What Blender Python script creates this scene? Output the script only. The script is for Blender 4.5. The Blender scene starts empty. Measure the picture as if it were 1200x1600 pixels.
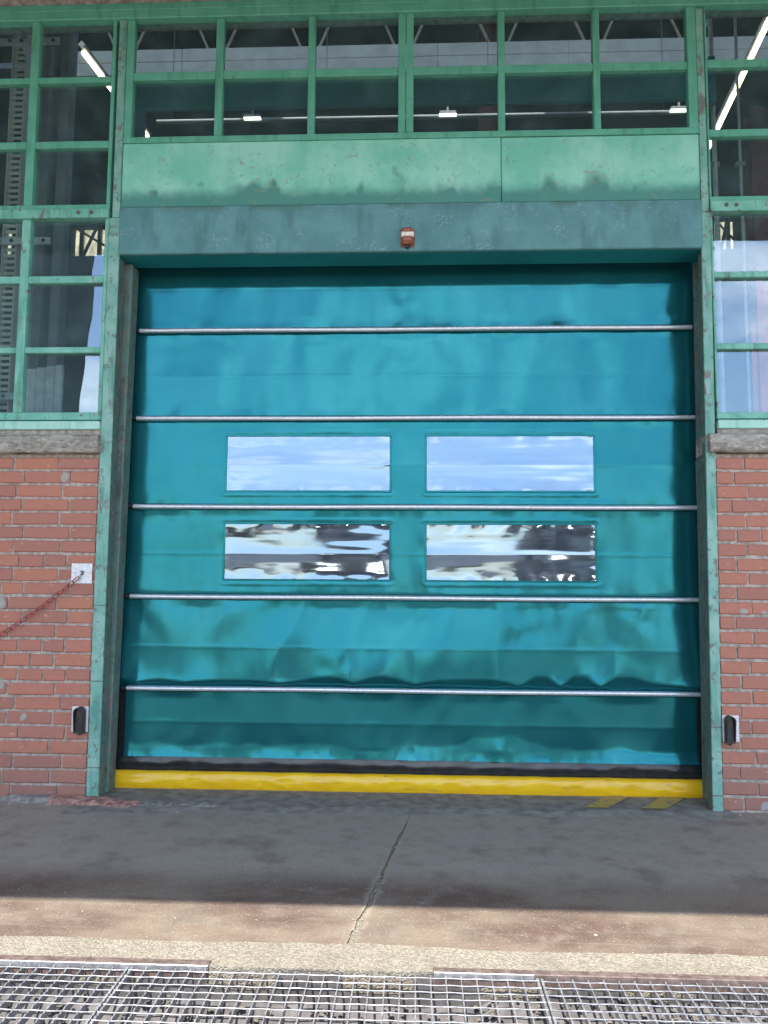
import bpy, math, random
import numpy as np
from mathutils import Matrix, Vector
random.seed(7)
S = bpy.context.scene
COL = S.collection
R = math.radians

# ------------------------------------------------------------------ camera
YAW, PITCH, ROLL = 0.04173546, 0.09095587, 0.0064581
cam_d = bpy.data.cameras.new('camera')
cam_d.sensor_fit = 'VERTICAL'; cam_d.sensor_height = 36.0; cam_d.lens = 36.0 * 1200 / 1600
cam_d.clip_start = 0.05; cam_d.clip_end = 3000
cam = bpy.data.objects.new('camera', cam_d); COL.objects.link(cam)
_f = Vector((-math.sin(YAW) * math.cos(PITCH), math.cos(YAW) * math.cos(PITCH), math.sin(PITCH)))
_r0 = Vector((math.cos(YAW), math.sin(YAW), 0)); _u0 = _r0.cross(_f)
_r = _r0 * math.cos(ROLL) + _u0 * math.sin(ROLL); _u = _u0 * math.cos(ROLL) - _r0 * math.sin(ROLL)
cam.matrix_world = Matrix(((_r.x, _u.x, -_f.x, 0), (_r.y, _u.y, -_f.y, -4.2), (_r.z, _u.z, -_f.z, 1.17), (0, 0, 0, 1)))
S.camera = cam

# ------------------------------------------------------------------ sky and sun
SUN = Vector((-0.14, -0.425, 0.895)).normalized()          # towards the sun
W = bpy.data.worlds.new('World'); S.world = W; W.use_nodes = True
nt = W.node_tree; nt.nodes.clear()
def wn(t, **k):
    n = nt.nodes.new(t)
    for a, b in k.items(): setattr(n, a, b)
    return n
out = wn('ShaderNodeOutputWorld'); bg = wn('ShaderNodeBackground'); bg.inputs['Strength'].default_value = 0.15
sky = wn('ShaderNodeTexSky', sky_type='NISHITA', sun_disc=False)
sky.sun_elevation = math.asin(SUN.z); sky.sun_rotation = math.atan2(SUN.x, SUN.y)
sky.air_density = 1.0; sky.dust_density = 0.6; sky.ozone_density = 1.2
tc = wn('ShaderNodeTexCoord'); sep = wn('ShaderNodeSeparateXYZ')
nt.links.new(tc.outputs['Generated'], sep.inputs[0])
az = wn('ShaderNodeMath', operation='ABSOLUTE'); nt.links.new(sep.outputs['Z'], az.inputs[0])
ad = wn('ShaderNodeMath', operation='ADD'); nt.links.new(az.outputs[0], ad.inputs[0]); ad.inputs[1].default_value = 0.16
dx = wn('ShaderNodeMath', operation='DIVIDE'); nt.links.new(sep.outputs['X'], dx.inputs[0]); nt.links.new(ad.outputs[0], dx.inputs[1])
dy = wn('ShaderNodeMath', operation='DIVIDE'); nt.links.new(sep.outputs['Y'], dy.inputs[0]); nt.links.new(ad.outputs[0], dy.inputs[1])
cmb = wn('ShaderNodeCombineXYZ'); nt.links.new(dx.outputs[0], cmb.inputs[0]); nt.links.new(dy.outputs[0], cmb.inputs[1])
cmb.inputs[2].default_value = 3.7
cn = wn('ShaderNodeTexNoise'); cn.inputs['Scale'].default_value = 1.15; cn.inputs['Detail'].default_value = 9; cn.inputs['Roughness'].default_value = 0.58
cn.inputs['Distortion'].default_value = 0.4
nt.links.new(cmb.outputs[0], cn.inputs['Vector'])
cr = wn('ShaderNodeValToRGB'); cr.color_ramp.elements[0].position = 0.50; cr.color_ramp.elements[1].position = 0.64
nt.links.new(cn.outputs['Fac'], cr.inputs[0])
cm = wn('ShaderNodeMath', operation='MULTIPLY'); nt.links.new(cr.outputs[0], cm.inputs[0]); cm.inputs[1].default_value = 0.8
mx = wn('ShaderNodeMix', data_type='RGBA'); nt.links.new(cm.outputs[0], mx.inputs[0])
nt.links.new(sky.outputs[0], mx.inputs[6]); mx.inputs[7].default_value = (9.5, 9.8, 10.3, 1)
nt.links.new(mx.outputs[2], bg.inputs['Color']); nt.links.new(bg.outputs[0], out.inputs[0])

sd = bpy.data.lights.new('sun', 'SUN'); sd.energy = 2.9; sd.angle = R(0.53); sd.color = (1.0, 0.945, 0.87)
so = bpy.data.objects.new('sun', sd); COL.objects.link(so)
so.rotation_euler = (-SUN).to_track_quat('-Z', 'Y').to_euler(); so.location = (-6, -14, 20)

S.view_settings.view_transform = 'Standard'; S.view_settings.look = 'None'; S.view_settings.gamma = 1.0
S.view_settings.use_curve_mapping = False
S.view_settings.exposure = 1.70
S.render.engine = 'CYCLES'
S.cycles.max_bounces = 10; S.cycles.diffuse_bounces = 4; S.cycles.glossy_bounces = 4; S.cycles.transparent_max_bounces = 16
S.cycles.caustics_reflective = False; S.cycles.caustics_refractive = False
S.cycles.sample_clamp_indirect = 6.0

# ------------------------------------------------------------------ mesh helpers
WL = {}
def link(o, parent=None):
    COL.objects.link(o)
    if parent is not None:
        o.parent = parent
        o.matrix_parent_inverse = Matrix.Translation(-WL.get(parent, Vector((0, 0, 0))))
    return o
def tag(o, label=None, cat=None, group=None, kind=None):
    if label: o['label'] = label
    if cat: o['category'] = cat
    if group: o['group'] = group
    if kind: o['kind'] = kind
    return o
def thing(name, loc, label, cat, group=None):
    e = bpy.data.objects.new(name, None); e.empty_display_size = 0.1
    COL.objects.link(e); e.location = loc; WL[e] = Vector(loc)
    return tag(e, label, cat, group)

class MB:
    def __init__(s): s.v = []; s.f = []; s.sm = []
    def add(s, vs, fs, smooth=False):
        b = len(s.v); s.v += [tuple(p) for p in vs]; s.f += [tuple(i + b for i in f) for f in fs]; s.sm += [smooth] * len(fs)
        return s
    def box(s, x0, x1, y0, y1, z0, z1, b=0.0, jit=0.0, rnd=random):
        if b <= 0:
            vs = [(x, y, z) for x in (x0, x1) for y in (y0, y1) for z in (z0, z1)]
            fs = [(0, 1, 3, 2), (4, 6, 7, 5), (0, 4, 5, 1), (2, 3, 7, 6), (0, 2, 6, 4), (1, 5, 7, 3)]
            return s.add(vs, fs)
        b = min(b, (x1 - x0) / 2.2, (y1 - y0) / 2.2, (z1 - z0) / 2.2)
        X = (x0, x1); Y = (y0, y1); Z = (z0, z1); vs = []; ix = {}
        for i in (0, 1):
            for j in (0, 1):
                for k in (0, 1):
                    sx, sy, sz = (1, -1)[i], (1, -1)[j], (1, -1)[k]
                    d = [rnd.uniform(-jit, jit) for _ in range(3)] if jit else (0, 0, 0)
                    p = (X[i] + d[0], Y[j] + d[1], Z[k] + d[2])
                    ix[i, j, k, 0] = len(vs); vs.append((p[0], p[1] + sy * b, p[2] + sz * b))
                    ix[i, j, k, 1] = len(vs); vs.append((p[0] + sx * b, p[1], p[2] + sz * b))
                    ix[i, j, k, 2] = len(vs); vs.append((p[0] + sx * b, p[1] + sy * b, p[2]))
        fs = []
        for i in (0, 1): fs.append([ix[i, 0, 0, 0], ix[i, 0, 1, 0], ix[i, 1, 1, 0], ix[i, 1, 0, 0]][::(1, -1)[i]])
        for j in (0, 1): fs.append([ix[0, j, 0, 1], ix[1, j, 0, 1], ix[1, j, 1, 1], ix[0, j, 1, 1]][::(1, -1)[j]])
        for k in (0, 1): fs.append([ix[0, 0, k, 2], ix[0, 1, k, 2], ix[1, 1, k, 2], ix[1, 0, k, 2]][::(1, -1)[k]])
        for j in (0, 1):
            for k in (0, 1):
                q = [ix[0, j, k, 1], ix[1, j, k, 1], ix[1, j, k, 2], ix[0, j, k, 2]]; fs.append(q[::1 if j == k else -1][::-1])
        for i in (0, 1):
            for k in (0, 1):
                q = [ix[i, 0, k, 0], ix[i, 1, k, 0], ix[i, 1, k, 2], ix[i, 0, k, 2]]; fs.append(q[::1 if i == k else -1])
        for i in (0, 1):
            for j in (0, 1):
                q = [ix[i, j, 0, 0], ix[i, j, 1, 0], ix[i, j, 1, 1], ix[i, j, 0, 1]]; fs.append(q[::1 if i == j else -1][::-1])
        for i in (0, 1):
            for j in (0, 1):
                for k in (0, 1):
                    t = [ix[i, j, k, 0], ix[i, j, k, 1], ix[i, j, k, 2]]; fs.append(t[::1 if (i + j + k) % 2 == 0 else -1])
        return s.add(vs, fs)
    def tube(s, pts, r, n=10, caps=True, smooth=True):
        P = [Vector(p) for p in pts]; rings = []; up = None
        for i, p in enumerate(P):
            t = (P[min(i + 1, len(P) - 1)] - P[max(i - 1, 0)]).normalized()
            if up is None: up = Vector((0, 0, 1)) if abs(t.z) < 0.9 else Vector((0, 1, 0))
            a = (up - t * up.dot(t)).normalized(); b = t.cross(a); up = a
            rr = r[i] if isinstance(r, (list, tuple)) else r
            rings.append([p + (a * math.cos(2 * math.pi * k / n) + b * math.sin(2 * math.pi * k / n)) * rr for k in range(n)])
        vs = [q for g in rings for q in g]; fs = []
        for i in range(len(P) - 1):
            for k in range(n):
                fs.append((i * n + k, i * n + (k + 1) % n, (i + 1) * n + (k + 1) % n, (i + 1) * n + k))
        s.add(vs, fs, smooth)
        if caps:
            s.add(rings[0], [tuple(range(n))[::-1]]); s.add(rings[-1], [tuple(range(n))])
        return s
    def prism(s, poly, axis, a0, a1):
        def mk(p, q, a):
            return {'x': (a, p, q), 'y': (p, a, q), 'z': (p, q, a)}[axis]
        n = len(poly); vs = [mk(p, q, a0) for p, q in poly] + [mk(p, q, a1) for p, q in poly]
        fs = [tuple(range(n)), tuple(range(n, 2 * n))[::-1]] + [(i, i + n, (i + 1) % n + n, (i + 1) % n) for i in range(n)]
        return s.add(vs, fs)
    def grid(s, X, Z, Yf, keep=None, smooth=True):
        # X, Z 1-D arrays, Yf 2-D array [len(Z), len(X)]
        nx = len(X); vs = [(X[i], Yf[j, i], Z[j]) for j in range(len(Z)) for i in range(nx)]
        fs = [(j * nx + i, j * nx + i + 1, (j + 1) * nx + i + 1, (j + 1) * nx + i)
              for j in range(len(Z) - 1) for i in range(nx - 1) if keep is None or keep[j, i]]
        return s.add(vs, fs, smooth)
    def mesh(s, name, fix=True):
        m = bpy.data.meshes.new(name); m.from_pydata(s.v, [], s.f); m.update()
        m.polygons.foreach_set('use_smooth', s.sm)
        return m
    def build(s, name, mat, parent=None):
        m = s.mesh(name); m.materials.append(mat)
        return link(bpy.data.objects.new(name, m), parent)
def inst(name, mesh, parent, loc, rot=(0, 0, 0), scale=(1, 1, 1)):
    o = bpy.data.objects.new(name, mesh); o.location = loc; o.rotation_euler = rot; o.scale = scale
    return link(o, parent)

# perlin-like noise in numpy
def perlin(x, y, seed=0):
    x = np.asarray(x, float); y = np.asarray(y, float)
    rs = np.random.RandomState(seed); perm = rs.permutation(512); ang = rs.rand(512) * 2 * np.pi
    gx, gy = np.cos(ang), np.sin(ang)
    xi = np.floor(x).astype(int); yi = np.floor(y).astype(int); xf = x - xi; yf = y - yi
    def g(ix, iy, fx, fy):
        h = perm[(perm[ix % 512] + iy) % 512]; return gx[h] * fx + gy[h] * fy
    u = xf ** 3 * (xf * (xf * 6 - 15) + 10); v = yf ** 3 * (yf * (yf * 6 - 15) + 10)
    a = g(xi, yi, xf, yf) * (1 - u) + g(xi + 1, yi, xf - 1, yf) * u
    b = g(xi, yi + 1, xf, yf - 1) * (1 - u) + g(xi + 1, yi + 1, xf - 1, yf - 1) * u
    return (a * (1 - v) + b * v) * 1.5

# ------------------------------------------------------------------ materials
class Mat:
    def __init__(s, name, rough=0.6, metal=0.0, spec=0.5):
        s.m = bpy.data.materials.new(name); s.m.use_nodes = True; s.t = s.m.node_tree
        s.b = s.t.nodes['Principled BSDF']; s.b.inputs['Roughness'].default_value = rough
        s.b.inputs['Metallic'].default_value = metal; s.b.inputs['Specular IOR Level'].default_value = spec
        s.geo = s.t.nodes.new('ShaderNodeNewGeometry'); s.pos = s.geo.outputs['Position']
    def n(s, t, **k):
        q = s.t.nodes.new(t)
        for a, b in k.items(): setattr(q, a, b)
        return q
    def l(s, a, b): s.t.links.new(a, b)
    def map(s, scale=(1, 1, 1), loc=(0, 0, 0), src=None):
        q = s.n('ShaderNodeMapping'); q.inputs['Scale'].default_value = scale; q.inputs['Location'].default_value = loc
        s.l(src or s.pos, q.inputs[0]); return q.outputs[0]
    def noise(s, scale, detail=4, rough=0.55, vec=None, dist=0.0):
        q = s.n('ShaderNodeTexNoise'); q.inputs['Scale'].default_value = scale; q.inputs['Detail'].default_value = detail
        q.inputs['Roughness'].default_value = rough; q.inputs['Distortion'].default_value = dist
        s.l(vec or s.pos, q.inputs['Vector']); return q.outputs['Fac']
    def vor(s, scale, vec=None, feature='F1', rnd=1.0, out='Distance'):
        q = s.n('ShaderNodeTexVoronoi', feature=feature); q.inputs['Scale'].default_value = scale
        q.inputs['Randomness'].default_value = rnd
        s.l(vec or s.pos, q.inputs['Vector']); return q.outputs[out]
    def ramp(s, v, a, b, lo=0.0, hi=1.0):
        q = s.n('ShaderNodeMapRange', clamp=True, interpolation_type='SMOOTHSTEP'); s.l(v, q.inputs[0])
        for i, x in zip((1, 2, 3, 4), (a, b, lo, hi)): q.inputs[i].default_value = x
        return q.outputs[0]
    def math(s, op, a, b=None):
        q = s.n('ShaderNodeMath', operation=op)
        for i, x in enumerate((a, b)):
            if x is None: continue
            if isinstance(x, (int, float)): q.inputs[i].default_value = x
            else: s.l(x, q.inputs[i])
        return q.outputs[0]
    def mix(s, fac, a, b, blend='MIX'):
        q = s.n('ShaderNodeMix', data_type='RGBA', blend_type=blend)
        for i, x in zip((0, 6, 7), (fac, a, b)):
            if isinstance(x, (int, float)): q.inputs[i].default_value = x
            elif isinstance(x, tuple): q.inputs[i].default_value = x + (1,) if len(x) == 3 else x
            else: s.l(x, q.inputs[i])
        return q.outputs[2]
    def sepz(s, src=None):
        q = s.n('ShaderNodeSeparateXYZ'); s.l(src or s.pos, q.inputs[0]); return q.outputs
    def col(s, c):
        if isinstance(c, tuple): s.b.inputs['Base Color'].default_value = c + (1,)
        else: s.l(c, s.b.inputs['Base Color'])
        return s
    def rough(s, r): s.l(r, s.b.inputs['Roughness']); return s
    def bump(s, h, dist=0.002, strength=1.0):
        q = s.n('ShaderNodeBump'); q.inputs['Strength'].default_value = strength; q.inputs['Distance'].default_value = dist
        s.l(h, q.inputs['Height'])
        if s.b.inputs['Normal'].is_linked: s.l(s.b.inputs['Normal'].links[0].from_socket, q.inputs['Normal'])
        s.l(q.outputs[0], s.b.inputs['Normal']); return s
    def rnd(s):
        return s.n('ShaderNodeObjectInfo').outputs['Random']

def simple(name, c, rough=0.6, metal=0.0, nscale=30, amt=0.25, bump=0.0, spec=0.5):
    m = Mat(name, rough, metal, spec); n = m.noise(nscale, 5)
    d = tuple(x * (1 - amt) for x in c); h = tuple(min(1, x * (1 + amt)) for x in c)
    m.col(m.mix(m.ramp(n, .3, .7), d, h))
    if bump: m.bump(n, bump)
    return m.m

def paint(name, base, light, dark, chip=(0.16, 0.125, 0.10), wear=0.60, streak=True, patch=0):
    m = Mat(name, 0.55)
    a = m.noise(9, 6); v = m.map((26, 26, 3.2)); st = m.noise(1, 5, vec=v)
    c = m.mix(m.ramp(a, .35, .68), base, light)
    if streak: c = m.mix(m.ramp(st, .50, .72), c, dark)
    f = m.noise(24, 8, .7, dist=.25)
    c = m.mix(m.ramp(f, wear, wear + .035), c, chip)
    f2 = m.noise(14, 7, .7, dist=1.2)
    c = m.mix(m.ramp(f2, wear + .035, wear + .06), c, (.21, .19, .16))
    if patch: c = m.mix(m.ramp(m.noise(1, 6, .65, vec=m.map((17, 17, 6)), dist=.8), patch, patch + .03), c, (.175, .165, .15))
    m.col(c); m.bump(f, .0015, .7); m.bump(a, .002, .4)
    m.rough(m.ramp(f, .3, .7, .42, .75))
    return m.m

M = {}
M['green'] = paint('green_frame_paint', (.10, .37, .25), (.135, .43, .31), (.08, .29, .19), wear=.66, patch=.66)
M['green_low'] = paint('green_frame_paint_worn', (.14, .42, .32), (.23, .52, .42), (.10, .30, .22), wear=.605, patch=.635)
M['column'] = paint('column_paint_worn', (.15, .37, .30), (.27, .46, .39), (.09, .28, .22), chip=(.15, .20, .17), wear=.575, patch=.60)
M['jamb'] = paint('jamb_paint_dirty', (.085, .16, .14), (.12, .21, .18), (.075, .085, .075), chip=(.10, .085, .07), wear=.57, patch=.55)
M['strip'] = paint('pale_green_sill_paint', (.34, .62, .52), (.42, .68, .58), (.26, .50, .42), wear=.65)

def panel_mat():
    m = Mat('panel_paint', 0.6)
    a = m.noise(2.6, 6, .6); st = m.noise(1, 6, .6, vec=m.map((10, 10, 2.2)))
    c = m.mix(m.ramp(a, .35, .66), (.17, .53, .39), (.33, .66, .53))
    c = m.mix(m.ramp(st, .50, .75, 0, .55), c, (.15, .46, .34))
    z = m.sepz()['Z']
    e = m.noise(2.1, 3, .5, vec=m.map((1.0, 0, .35), (4.3, 0, 0)))
    e2 = m.noise(11, 4, .6); e3 = m.noise(5.5, 3, .5, vec=m.map((1, 0, .8), (9.3, 0, 0)))
    edge = m.math('ADD', m.math('MULTIPLY', m.ramp(e, .47, .68), .17), m.math('MULTIPLY', e2, .07))
    edge = m.math('ADD', edge, m.math('MULTIPLY', m.ramp(e3, .54, .70), .09))
    lim = m.math('ADD', edge, 3.378)
    lo = m.math('SUBTRACT', lim, z)
    c = m.mix(m.ramp(lo, -.03, .06, 0, .92), c, (.055, .22, .185))
    s1 = m.noise(34, 6, .65); s2 = m.noise(5, 3)
    spots = m.math('MULTIPLY', m.ramp(s1, .56, .63, 0, .6), m.ramp(s2, .46, .58))
    c = m.mix(spots, c, (.25, .27, .19))
    s3 = m.vor(11); c = m.mix(m.ramp(s3, .055, .035, 0, .7), c, (.10, .13, .09))
    m.col(c); m.bump(s1, .002, .5); m.bump(a, .01, .3)
    return m.m
M['panel'] = panel_mat()
def lintel_mat():
    m = Mat('lintel_paint', 0.55)
    a = m.noise(4.5, 6, .6); b = m.noise(60, 5, .65)
    c = m.mix(m.ramp(a, .35, .68), (.085, .225, .24), (.12, .285, .30))
    p = m.noise(7, 4); f = m.math('MULTIPLY', m.ramp(b, .53, .62), m.ramp(p, .48, .62))
    c = m.mix(f, c, (.19, .33, .35))
    d = m.noise(1, 5, vec=m.map((9, 9, 3)))
    c = m.mix(m.ramp(d, .48, .68, 0, .7), c, (.055, .16, .16)); tp = m.sepz()['Z']; c = m.mix(m.math('MULTIPLY', m.ramp(tp, 3.26, 3.31), m.ramp(m.noise(3.3, 3), .45, .6)), c, (.07, .17, .14))
    m.col(c); m.bump(b, .002, .6); m.bump(a, .008, .3); return m.m
M['lintel'] = lintel_mat()

def brick_mat():
    m = Mat('brick', 0.85, spec=.25)
    r = m.rnd(); n = m.noise(22, 5, .6); f = m.noise(140, 3)
    c = m.mix(m.ramp(r, 0, .5), (.38, .165, .125), (.47, .19, .13))
    c = m.mix(m.ramp(r, .5, .75), c, (.41, .175, .13))
    c = m.mix(m.ramp(r, .84, .95), c, (.46, .19, .125))
    c = m.mix(m.ramp(n, .45, .75, 0, .5), c, (.31, .165, .145))
    c = m.mix(m.ramp(f, .6, .8, 0, .5), c, (.45, .27, .22))
    z = m.sepz()
    gr = m.math('ADD', z['Z'], m.math('MULTIPLY', n, -.35))
    c = m.mix(m.ramp(gr, .20, -.15, 0, .5), c, (.24, .15, .13))
    sp = m.noise(8.5, 1, .4, vec=m.map((1, 1, .8), (0, 0, 3.37)))
    spn = m.math('ADD', sp, m.math('MULTIPLY', m.noise(40, 3), .04))
    c = m.mix(m.ramp(spn, .715, .73, 0, .8), c, (.34, .38, .35))
    bl = m.noise(55, 3, .6); c = m.mix(m.ramp(bl, .60, .72, 0, .45), c, (.22, .12, .11))
    li = m.noise(17, 6, .7, vec=m.map((1, 1, 1.9), (3, 1, 8)))
    c = m.mix(m.ramp(li, .625, .67, 0, .8), c, (.60, .40, .33))
    m.col(c); m.bump(n, .004, .6); m.bump(f, .0015, .6); return m.m
M['brick'] = brick_mat()
M['mortar'] = simple('mortar', (.37, .32, .275), .95, 0, 40, .3, .004, .2)
def stone_mat():
    m = Mat('weathered_stone', 0.9, spec=.2)
    a = m.noise(9, 7, .65, vec=m.map((1, 1, 2.2)), dist=.8); b = m.noise(45, 5, .65, vec=m.map((.6, 1, 2)))
    c = m.mix(m.ramp(a, .34, .64), (.24, .215, .185), (.44, .405, .35))
    c = m.mix(m.ramp(b, .56, .68), c, (.66, .62, .54)); c = m.mix(m.ramp(b, .42, .30), c, (.13, .10, .08))
    m.col(c); m.bump(a, .02, .8); m.bump(b, .006, .8); return m.m
M['stone'] = stone_mat()

def curtain_mat():
    m = Mat('pvc_curtain', 0.22, 0.60)
    m.b.inputs['Specular Tint'].default_value = (.45, .85, 1, 1)
    n = m.noise(3, 4); f = m.noise(420, 2); d = m.noise(40, 5, .6)
    c = m.mix(m.ramp(n, .3, .7), (.010, .130, .148), (.016, .147, .168))
    st = m.noise(1, 6, .6, vec=m.map((14, 14, 1.6)))
    c = m.mix(m.ramp(st, .55, .85, 0, .16), c, (.05, .20, .21))
    m.col(c); m.bump(f, .0003, .10)
    m.rough(m.math('ADD', m.ramp(d, .3, .75, .14, .185), m.ramp(st, .45, .8, 0, .05))); return m.m
M['curtain'] = curtain_mat()
M['black_sheet'] = simple('black_rubber_sheet', (.022, .023, .026), .20, 0, 20, .2, .0015)
M['yellow'] = None
def yellow_mat():
    m = Mat('yellow_pvc', 0.20)
    n = m.noise(5, 5); d = m.noise(1, 6, .65, vec=m.map((4, 4, 30)))
    c = m.mix(m.ramp(n, .3, .7), (.78, .44, .010), (.84, .52, .015))
    c = m.mix(m.ramp(d, .54, .74, 0, .6), c, (.34, .22, .05)); k = m.noise(9, 6, .7, vec=m.map((1, 1, 3))); c = m.mix(m.ramp(k, .62, .70, 0, .55), c, (.12, .09, .04))
    m.col(c); m.bump(n, .004, .3); return m.m
M['yellow'] = yellow_mat()
M['alu'] = simple('aluminium_tube', (.60, .63, .67), .30, .5, 60, .1)
M['black'] = simple('black_plastic', (.02, .02, .022), .38, 0, 60, .3)
M['plate'] = simple('brushed_aluminium_plate', (.72, .72, .74), .42, .35, 80, .12)
M['galv'] = simple('galvanised_steel', (.31, .31, .32), .36, .45, 45, .3)
M['rust'] = simple('rusty_steel_angle', (.17, .125, .11), .65, .3, 40, .35, .002)
M['chain'] = simple('faded_red_chain', (.33, .055, .055), .5, 0, 50, .25)
M['steel'] = simple('bright_steel', (.65, .65, .66), .3, .9, 50, .1)
def vinyl_mat():
    m = Mat('clear_vinyl', .03); t = m.t
    g = m.n('ShaderNodeBsdfGlossy'); g.inputs['Roughness'].default_value = .05; g.inputs['Color'].default_value = (.60, .77, 1, 1)
    tr = m.n('ShaderNodeBsdfTransparent'); tr.inputs['Color'].default_value = (.35, .40, .42, 1)
    mx = m.n('ShaderNodeMixShader'); mx.inputs[0].default_value = .28
    m.l(tr.outputs[0], mx.inputs[1]); m.l(g.outputs[0], mx.inputs[2])
    df = m.n('ShaderNodeBsdfDiffuse'); df.inputs['Color'].default_value = (.55, .60, .64, 1); hz = m.n('ShaderNodeMixShader')
    m.l(m.ramp(m.noise(1, 5, .6, vec=m.map((3, 3, 9))), .4, .75, .05, .16), hz.inputs[0]); m.l(mx.outputs[0], hz.inputs[1]); m.l(df.outputs[0], hz.inputs[2])
    m.l(hz.outputs[0], t.nodes['Material Output'].inputs[0]); return m.m
M['vinyl'] = vinyl_mat()
def glass_mat():
    m = Mat('window_glass', .02); t = m.t
    h = m.noise(2.2, 2); bp = m.n('ShaderNodeBump'); bp.inputs['Distance'].default_value = .006; bp.inputs['Strength'].default_value = .3
    m.l(h, bp.inputs['Height'])
    g = m.n('ShaderNodeBsdfGlossy'); g.inputs['Roughness'].default_value = .0; g.inputs['Color'].default_value = (.80, .90, 1, 1); m.l(bp.outputs[0], g.inputs['Normal'])
    tr = m.n('ShaderNodeBsdfTransparent'); tr.inputs['Color'].default_value = (.86, .92, .92, 1)
    dm = m.n('ShaderNodeBsdfDiffuse'); dm.inputs['Color'].default_value = (.20, .33, .34, 1)
    mx = m.n('ShaderNodeMixShader'); mx.inputs[0].default_value = .135
    m.l(tr.outputs[0], mx.inputs[1]); m.l(g.outputs[0], mx.inputs[2])
    m2 = m.n('ShaderNodeMixShader'); dn = m.noise(6, 6, .65)
    m.l(m.ramp(dn, .40, .80, .06, .17), m2.inputs[0]); m.l(mx.outputs[0], m2.inputs[1]); m.l(dm.outputs[0], m2.inputs[2])
    m.l(m2.outputs[0], t.nodes['Material Output'].inputs[0]); return m.m
M['glass'] = glass_mat()
def emit(name, c, s):
    m = Mat(name); m.col(c); m.b.inputs['Emission Color'].default_value = c + (1,); m.b.inputs['Emission Strength'].default_value = s
    return m.m
M['lamp'] = emit('lit_tube', (1.0, .80, .55), 4.0)
M['led'] = emit('lit_led', (1.0, .95, .85), 1.1)
M['headlight'] = emit('lit_headlight', (1.0, .9, .7), 14)

def apron_mat():
    m = Mat('stained_concrete', .8, spec=.35)
    a = m.noise(1.6, 7, .62, vec=m.map((.8, 1.4, 1))); b = m.noise(11, 6, .65); f = m.noise(150, 3, .6); sv = m.vor(190, out='Color')
    c = m.mix(m.ramp(a, .36, .62), (.120, .078, .060), (.225, .178, .132))
    y = m.sepz()['Y']
    c = m.mix(m.ramp(y, -1.15, -.85, 0, .85), c, (.345, .31, .26))       # paler colour by the door, painted in to lift the shaded ground
    c = m.mix(m.ramp(b, .48, .72, 0, .55), c, (.235, .195, .160))
    c = m.mix(m.ramp(m.noise(4, 5, .6), .52, .72, 0, .6), c, (.125, .100, .082))
    c = m.mix(m.ramp(f, .58, .72, 0, .75), c, (.40, .33, .26)); c = m.mix(m.ramp(f, .42, .30, 0, .7), c, (.10, .08, .07))
    xx = m.sepz(); jd = m.math('ABSOLUTE', m.math('SUBTRACT', xx['X'], m.math('ADD', m.math('MULTIPLY', xx['Y'], .135), -.0045)))
    jd = m.math('ADD', jd, m.math('MULTIPLY', m.math('SUBTRACT', b, .5), .10))
    c = m.mix(m.ramp(jd, .036, .006, 0, .7), c, (.33, .285, .21))
    st = m.noise(1, 5, .6, vec=m.map((1.2, 22, 1)))
    c = m.mix(m.ramp(st, .56, .72, 0, .35), c, (.24, .22, .20))
    m.col(c); m.bump(f, .002, .7); m.bump(b, .006, .5); m.rough(m.ramp(b, .3, .7, .62, .9)); return m.m
M['apron'] = apron_mat()
def agg_mat():
    m = Mat('exposed_aggregate', .9, spec=.25)
    v = m.vor(150, out='Color'); d = m.vor(150); n = m.noise(6, 5)
    q = m.n('ShaderNodeSeparateColor'); m.l(v, q.inputs[0])
    c = m.mix(q.outputs[0], (.19, .172, .135), (.335, .30, .24)); c = m.mix(m.ramp(q.outputs[1], .8, .95), c, (.36, .32, .25))
    c = m.mix(m.ramp(n, .35, .7, 0, .4), c, (.17, .145, .115))
    m.col(c); m.bump(m.math('MULTIPLY', d, -1.0), .004, .8); return m.m
M['agg'] = agg_mat()
M['yard'] = simple('yard_asphalt', (.30, .275, .245), .9, 0, 3, .3, .01)
M['far_dark'] = simple('dark_mirrored_ground', (.115, .112, .108), .85, 0, 2, .3, .006)
M['dark_conc'] = simple('pit_concrete', (.125, .117, .115), .9, 0, 20, .3, .004)
M['debris'] = simple('pale_debris', (.40, .35, .27), .9, 0, 60, .4)
M['pit_stone'] = simple('pit_stone', (.155, .14, .12), .9, 0, 60, .35)
M['hazard'] = None
def hazard_mat():
    m = Mat('worn_yellow_floor_paint', .7)
    n = m.noise(26, 6, .65); c = m.mix(m.ramp(n, .50, .58), (.46, .34, .08), (.24, .22, .18)); m.col(c); m.bump(n, .002, .5); return m.m
M['hazard'] = hazard_mat()
M['thresh'] = simple('broken_threshold_concrete', (.21, .195, .17), .9, 0, 14, .3, .0015)
M['canopy'] = None
def canopy_mat():
    m = Mat('fibre_cement_sheet', .9, spec=.2)
    n = m.noise(1, 5, .6, vec=m.map((30, 3, 3))); c = m.mix(m.ramp(n, .35, .65), (.032, .036, .038), (.055, .06, .06)); m.col(c); return m.m
M['canopy'] = canopy_mat()
M['fibre'] = simple('fibre_cement_closure', (.30, .255, .22), .9, 0, 25, .35)
M['canopy_steel'] = simple('canopy_steel', (.05, .042, .036), .7, .2, 20, .3)
M['hall_dark'] = simple('hall_wall', (.04, .062, .07), .9, 0, 2, .25)
M['hall_roof'] = simple('hall_roof', (.04, .042, .045), .9, 0, 2, .2)
M['hall_floor'] = simple('hall_floor', (.09, .09, .088), .7, 0, 3, .25)
M['duct'] = simple('grey_sheet_cladding', (.80, .77, .64), .6, 0, 4, .08)
M['truss'] = simple('pale_truss_paint', (.62, .52, .38), .6, 0, 20, .15)
M['housing'] = simple('teal_housing', (.012, .21, .23), .5, 0, 3, .15)
M['redcol'] = simple('red_oxide_column', (.20, .03, .026), .6, 0, 10, .25)
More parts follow.
